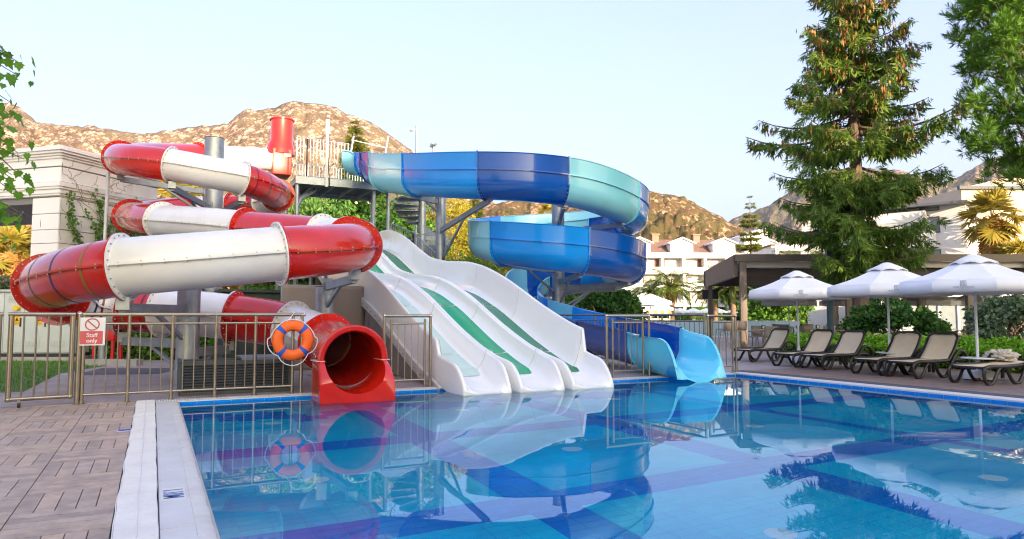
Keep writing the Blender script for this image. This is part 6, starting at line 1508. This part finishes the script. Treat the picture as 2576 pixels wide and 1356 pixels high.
def fan_palm(name, label, c, zt, L, seed, nf=34, skirt=1.6, group='fan palms', lm=None):
    rv = random.Random(seed); o = empty(name, (c.x, c.y, 0), label, 'palm', group); MB().tube([(c.x, c.y, -.05), (c.x + .1, c.y, zt * .5), (c.x, c.y, zt)], [.3, .22, .2], 12).build('trunk', barkp, o, True)
    B = []; D = []; S = []; rb = MB(); B2 = []; D2 = []; S2 = []
    def fan(ctr, ax_, nrm, rad, Bq, Dq, Sq, n=22):
        x = ax_.normalized(); y = nrm.cross(x).normalized()
        for k in range(n):
            a = R(-125 + 250 * k / (n - 1)); v = (x * math.cos(a) + y * math.sin(a)) * rad * (1 - .25 * (abs(a) / 2.2) ** 2) * rv.uniform(.85, 1.1) + Vector((0, 0, -.25 * rad * rv.random())); Bq.append(ctr); Dq.append(v); Sq.append(v.cross(nrm).normalized() * rad * .07)
    for f in range(nf):
        a = rv.uniform(0, 6.28); el = R(rv.uniform(-45, 80)); hd = Vector((math.cos(a), math.sin(a), 0)); d = hd * math.cos(el) + Vector((0, 0, math.sin(el))); b0 = Vector((c.x, c.y, zt)); e = b0 + d * L * .55 + Vector((0, 0, -.1)); rb.tube([b0, b0.lerp(e, .5) + Vector((0, 0, .08)), e], .018, 4); sd = Vector((-hd.y, hd.x, 0)); nrm = (sd.cross(d) + Vector((rv.gauss(0, .3), rv.gauss(0, .3), rv.gauss(0, .3)))).normalized(); fan(e, d + Vector((0, 0, -.35)), nrm, L * .5, B, D, S)
    for f in range(int(nf * 2.0)):
        a = rv.uniform(0, 6.28); hd = Vector((math.cos(a), math.sin(a), 0)); z = zt - rv.uniform(.1, skirt); e = Vector((c.x, c.y, z)) + hd * rv.uniform(.3, .7) * L * .4; fan(e, hd * .35 + Vector((0, 0, -1)), (hd + Vector((0, 0, .3))).normalized(), L * .38, B2, D2, S2, 14)
    V, Fq = quads(np.array(B), np.array(D), np.array(S)); tag(np_mesh('fans', V, Fq, lm or G_gold, o), kind='stuff')
    V, Fq = quads(np.array(B2), np.array(D2), np.array(S2)); tag(np_mesh('dry_skirt', V, Fq, G_dead, o), kind='stuff'); tag(rb.build('stalks', MATS['palm rib'], o, True), kind='stuff'); return o
fan_palm('fan_palm', 'sunlit fan palm with an orange dry skirt against the sun-tinted end wall', AT(2507, 58), az_(545, 58), 2.9, 3, 40, 3.0)
fan_palm('fan_palm', 'low fan palm peeping over the pergola beside the sunlit one', AT(2562, 56), az_(655, 56), 2.2, 4, 26, 1.0)
fan_palm('fan_palm', 'sunlit fan palm between the pavilion and the tall steel column', AT(447, 42), az_(512, 42), 2.3, 5, 34, 1.5)
fan_palm('fan_palm', 'sunlit fan palm between the tall steel column and the tower', AT(605, 44), az_(505, 44), 2.0, 6, 30, 1.6)
fan_palm('fan_palm', 'sunlit fan palm seen through the pavilion opening', AT(22, 58), az_(640, 58), 2.9, 7, 32, 1.6)
fan_palm('fan_palm', 'slim fan palm behind the blue spiral, lit gold', AT(1388, 75), az_(535, 75), 1.9, 8, 26, 2.6)
# trees behind the slides
bushy('sun_tinted_tree', 'tree tinted sunlit orange behind the pavilion opening', AT(-20, 64), .6, 9.5, 6.0, G_or, 9000, .34, 31, tuft=1.2)
bushy('sun_tinted_tree', 'tree tinted sunlit yellow between the pavilion and the tall steel column', AT(455, 50), .6, 8.6, 2.6, G_yel, 9000, .3, 71, tuft=.8)
bushy('sun_tinted_tree', 'tree tinted sunlit yellow behind the striped upper tube bend', AT(640, 52), .6, 9.0, 2.6, G_yel, 9000, .3, 72, tuft=.8)
bushy('pepper_tree', 'feathery light green pepper tree under the tower platform', AT(800, 40), .8, 9.3, 3.4, G_pep, 15000, .30, 32, tuft=.9, down=1.2, asp=.16)
bushy('pepper_tree', 'smaller feathery pepper tree behind the striped upper tube bend', AT(715, 43), .6, 8.0, 2.6, G_pep, 9000, .30, 33, tuft=.8, down=1.2, asp=.16)
bushy('dense_tree', 'dark evergreen tree behind the slim tower columns', AT(905, 42), .4, 9.6, 2.9, G_dark, 14000, .24, 34, tuft=.8)
bushy('dense_tree', 'mid green tree beside the winding steel stair', AT(1005, 45), .4, 9.3, 2.8, G_mid, 12000, .25, 35, tuft=.8)
bushy('round_pine', 'sun-tinted golden rounded pine right behind the slim steel column', AT(1150, 50), .6, 10.6, 2.7, G_yel, 12000, .24, 36, tuft=.7, asp=.14)
bushy('round_pine', 'sun-tinted golden rounded pine between the column arm and the lower blue loop', AT(1232, 53), .6, 9.4, 2.6, G_yel, 11000, .24, 37, tuft=.65, asp=.14)
bushy('round_pine', 'low green pine under the bracket of the slim column', AT(1180, 44), .3, 5.2, 2.2, G_mid, 9000, .24, 38, tuft=.7, asp=.16)
conifer('fir_tree', 'tall sunlit fir rising behind the tower railing', AT(888, 60), 3, 18.2, 2.9, G_con, 41, 34, .95, 10, .1, upt=.25, twig=34)
conifer('fir_tree', 'shorter fir spire next to the tall one behind the tower', AT(914, 62), 3, 16.4, 1.8, G_con, 42, 30, .9, 9, .1, upt=.25, twig=30)
conifer('fir_tree', 'small fir spire between the flume start and the stop boards', AT(938, 58), 3, 14.2, 1.6, G_con, 43, 28, .9, 9, .1, upt=.25, twig=30)
conifer('fir_tree', 'fir tip just showing above the top of the blue flume', AT(1085, 60), 3, 16.2, 1.8, G_con, 44, 22, .7, 8, .1, upt=.25)
conifer('fir_tree', 'slim brown fir above the golden pines', AT(1195, 62), 2, 12.2, 1.8, G_con, 45, 24, .9, 9, .1, upt=.25, twig=30)
conifer('cypress_tree', 'thin cypress between golden pine and blue loops', AT(1275, 70), 1, 11.9, .8, G_con, 46, 20, .6, 8, .1, upt=.5)
conifer('cypress_tree', 'dark cypress behind the lower blue loop beside the hill', AT(1313, 68), 1, 9.9, 1.0, G_con, 47, 18, .6, 8, .1, upt=.5)
conifer('norfolk_pine', 'tiered Norfolk pine standing before the far hotel', AT(1893, 96), 2, az_(492, 96), 3.2, G_con, 48, 20, .9, 8, -.02, upt=.08, twig=18)
conifer('norfolk_pine', 'dark lower Norfolk pine showing under the pergola beam', AT(1935, 82), .8, 6.8, 3.2, G_dark, 49, 14, .9, 8, .02, upt=.08)
# shrubs and hedges
bushy('evergreen_bush', 'dense dark green bush under the blue spiral by the far railing', AT(1500, 39), .2, 3.1, 2.0, G_dark, 9000, .2, 51, 'bush', tuft=.5, trunk=False)
bushy('evergreen_bush', 'brighter green bush next to the dark one by the far railing', AT(1560, 40), .2, 2.6, 1.2, G_mid, 5000, .2, 52, 'bush', tuft=.5, trunk=False)
bushy('laurel_bush', 'glossy green laurel bush between the loungers and the terrace', AT(2245, 22.2), .25, 1.78, 1.25, G_dark, 5200, .12, 53, 'bush', tuft=.34, clumps=46)
bushy('laurel_bush', 'smaller light green laurel bush beside the larger one', AT(2350, 22.4), .2, 1.1, .55, G_mid, 1500, .12, 54, 'bush', tuft=.25, clumps=20)
bushy('olive_bush', 'silvery olive bush behind the cloth heap and hedges', AT(2555, 19.8), .3, 1.85, 1.05, G_oliv, 5200, .11, 55, 'bush', tuft=.32, clumps=46)
for i, (px_, d_, z1_, r_, lb) in enumerate(((1730, 95, 3.2, 3, 'green shrub between the orange-skirted palm and the loudspeakers'), (1775, 92, 3.0, 3, 'green shrub under the palms beside the rear pergola post'), (1880, 90, 3.4, 4, 'green shrub under the Norfolk pine'), (1600, 88, 3.0, 3, 'green shrub behind the largest distant parasols'), (1950, 60, 3.6, 2.6, 'rounded green shrub behind the far parasols under the pergola'), (2060, 70, 3, 3, 'dark shrub between the palm trunks beyond the tables'))): bushy('garden_shrub', lb, AT(px_, d_ + (40 if d_ > 65 else 0)), .2, z1_, r_, G_mid, 3500, .34, 60 + i, 'shrub', 'shrubs before the hotel', tuft=.9, trunk=False)
def hedge(name, label, x0, x1, y0, y1, h, leafm, n, size, M_=None, cat='hedge', wob=.06):
    c = ((x0 + x1) / 2, (y0 + y1) / 2, 0); MM = M_ or Matrix.Identity(4); o = empty(name, MM @ Vector(c), label, cat)
    V = []; p = rng.uniform(0, 1, (n, 3)); f = rng.integers(0, 5, n)
    p[f == 0, 2] = 1; p[f == 1, 0] = 0; p[f == 2, 0] = 1; p[f == 3, 1] = 0; p[f == 4, 2] = 1
    q = np.stack([x0 + p[:, 0] * (x1 - x0), y0 + p[:, 1] * (y1 - y0), .02 + p[:, 2] * h * (1 - .12 * np.sin(p[:, 1] * (y1 - y0) * 2.7) ** 2)], 1) + rng.normal(size=(n, 3)) * wob; q[:, 2] = np.maximum(q[:, 2], .02)
    if M_ is not None: q = np.array([tuple(MM @ Vector(t)) for t in q])
    out = unit(n); out[:, 2] = np.abs(out[:, 2]); Vv, Fq = leaf_cloud(q, size, .5, -.1, out, .4); tag(np_mesh('foliage', Vv, Fq, leafm, o), kind='stuff')
    MB().box(x0 + .06, x1 - .06, y0 + .06, y1 - .06, 0, h - .08).xf(MM).build('stems', mat('hedge interior', (.02, .035, .008), .9), o); return o
hedge('clipped_hedge', 'low lime green clipped hedge directly behind the lounger backs', 17.75, 18.35, 5.5, 16.1, .46, G_hedge, 15000, .075)
hedge('clipped_hedge', 'second lime green hedge row a step higher behind the first', 18.75, 19.5, 6.5, 17.0, .62, G_hedge, 14000, .085)
hedge('variegated_hedge', 'dark ivy hedge behind the electrical cabinet', -1.5, 5.2, .9, 1.9, 2.35, leafmat('ivy leaf', (.04, .06, .03), (.10, .13, .07), (.30, .30, .20), .2), 7000, .15, local(-75, 20.6) , wob=.1)
hedge('shrub_border', 'leafy border behind the red hopper and railing', 0, 4.2, .9, 1.7, .75, G_mid, 6000, .12, local(215, 20.2), wob=.12)
hedge('far_hedge', 'long green hedge behind the distant parasols', 0, 30, 0, 1.5, 1.6, G_mid, 6000, .3, local(1560, 129), wob=.2)
hedge('terrace_hedge', 'bright hedge beyond the terrace under the pergola', 0, 20, 0, 1.2, 1.0, G_hedge, 7000, .2, local(1990, 75), wob=.12)

# ================================================================== air between here and the far peaks
hz = MB().box(-9500, 9500, -2000, 9500, -3.2, 2600); me = hz.mesh('haze')
hm = bpy.data.materials.new('morning haze'); hm.use_nodes = True; hn = hm.node_tree; hn.nodes.clear()
ho_ = hn.nodes.new('ShaderNodeOutputMaterial'); pvv = hn.nodes.new('ShaderNodeVolumePrincipled'); pvv.inputs['Color'].default_value = (.80, .88, 1, 1); pvv.inputs['Density'].default_value = 2.2e-5; pvv.inputs['Anisotropy'].default_value = .2
hn.links.new(pvv.outputs[0], ho_.inputs['Volume'])
tag(link('haze', me, hm), 'thin bluish morning haze over the valley', 'haze', kind='stuff')
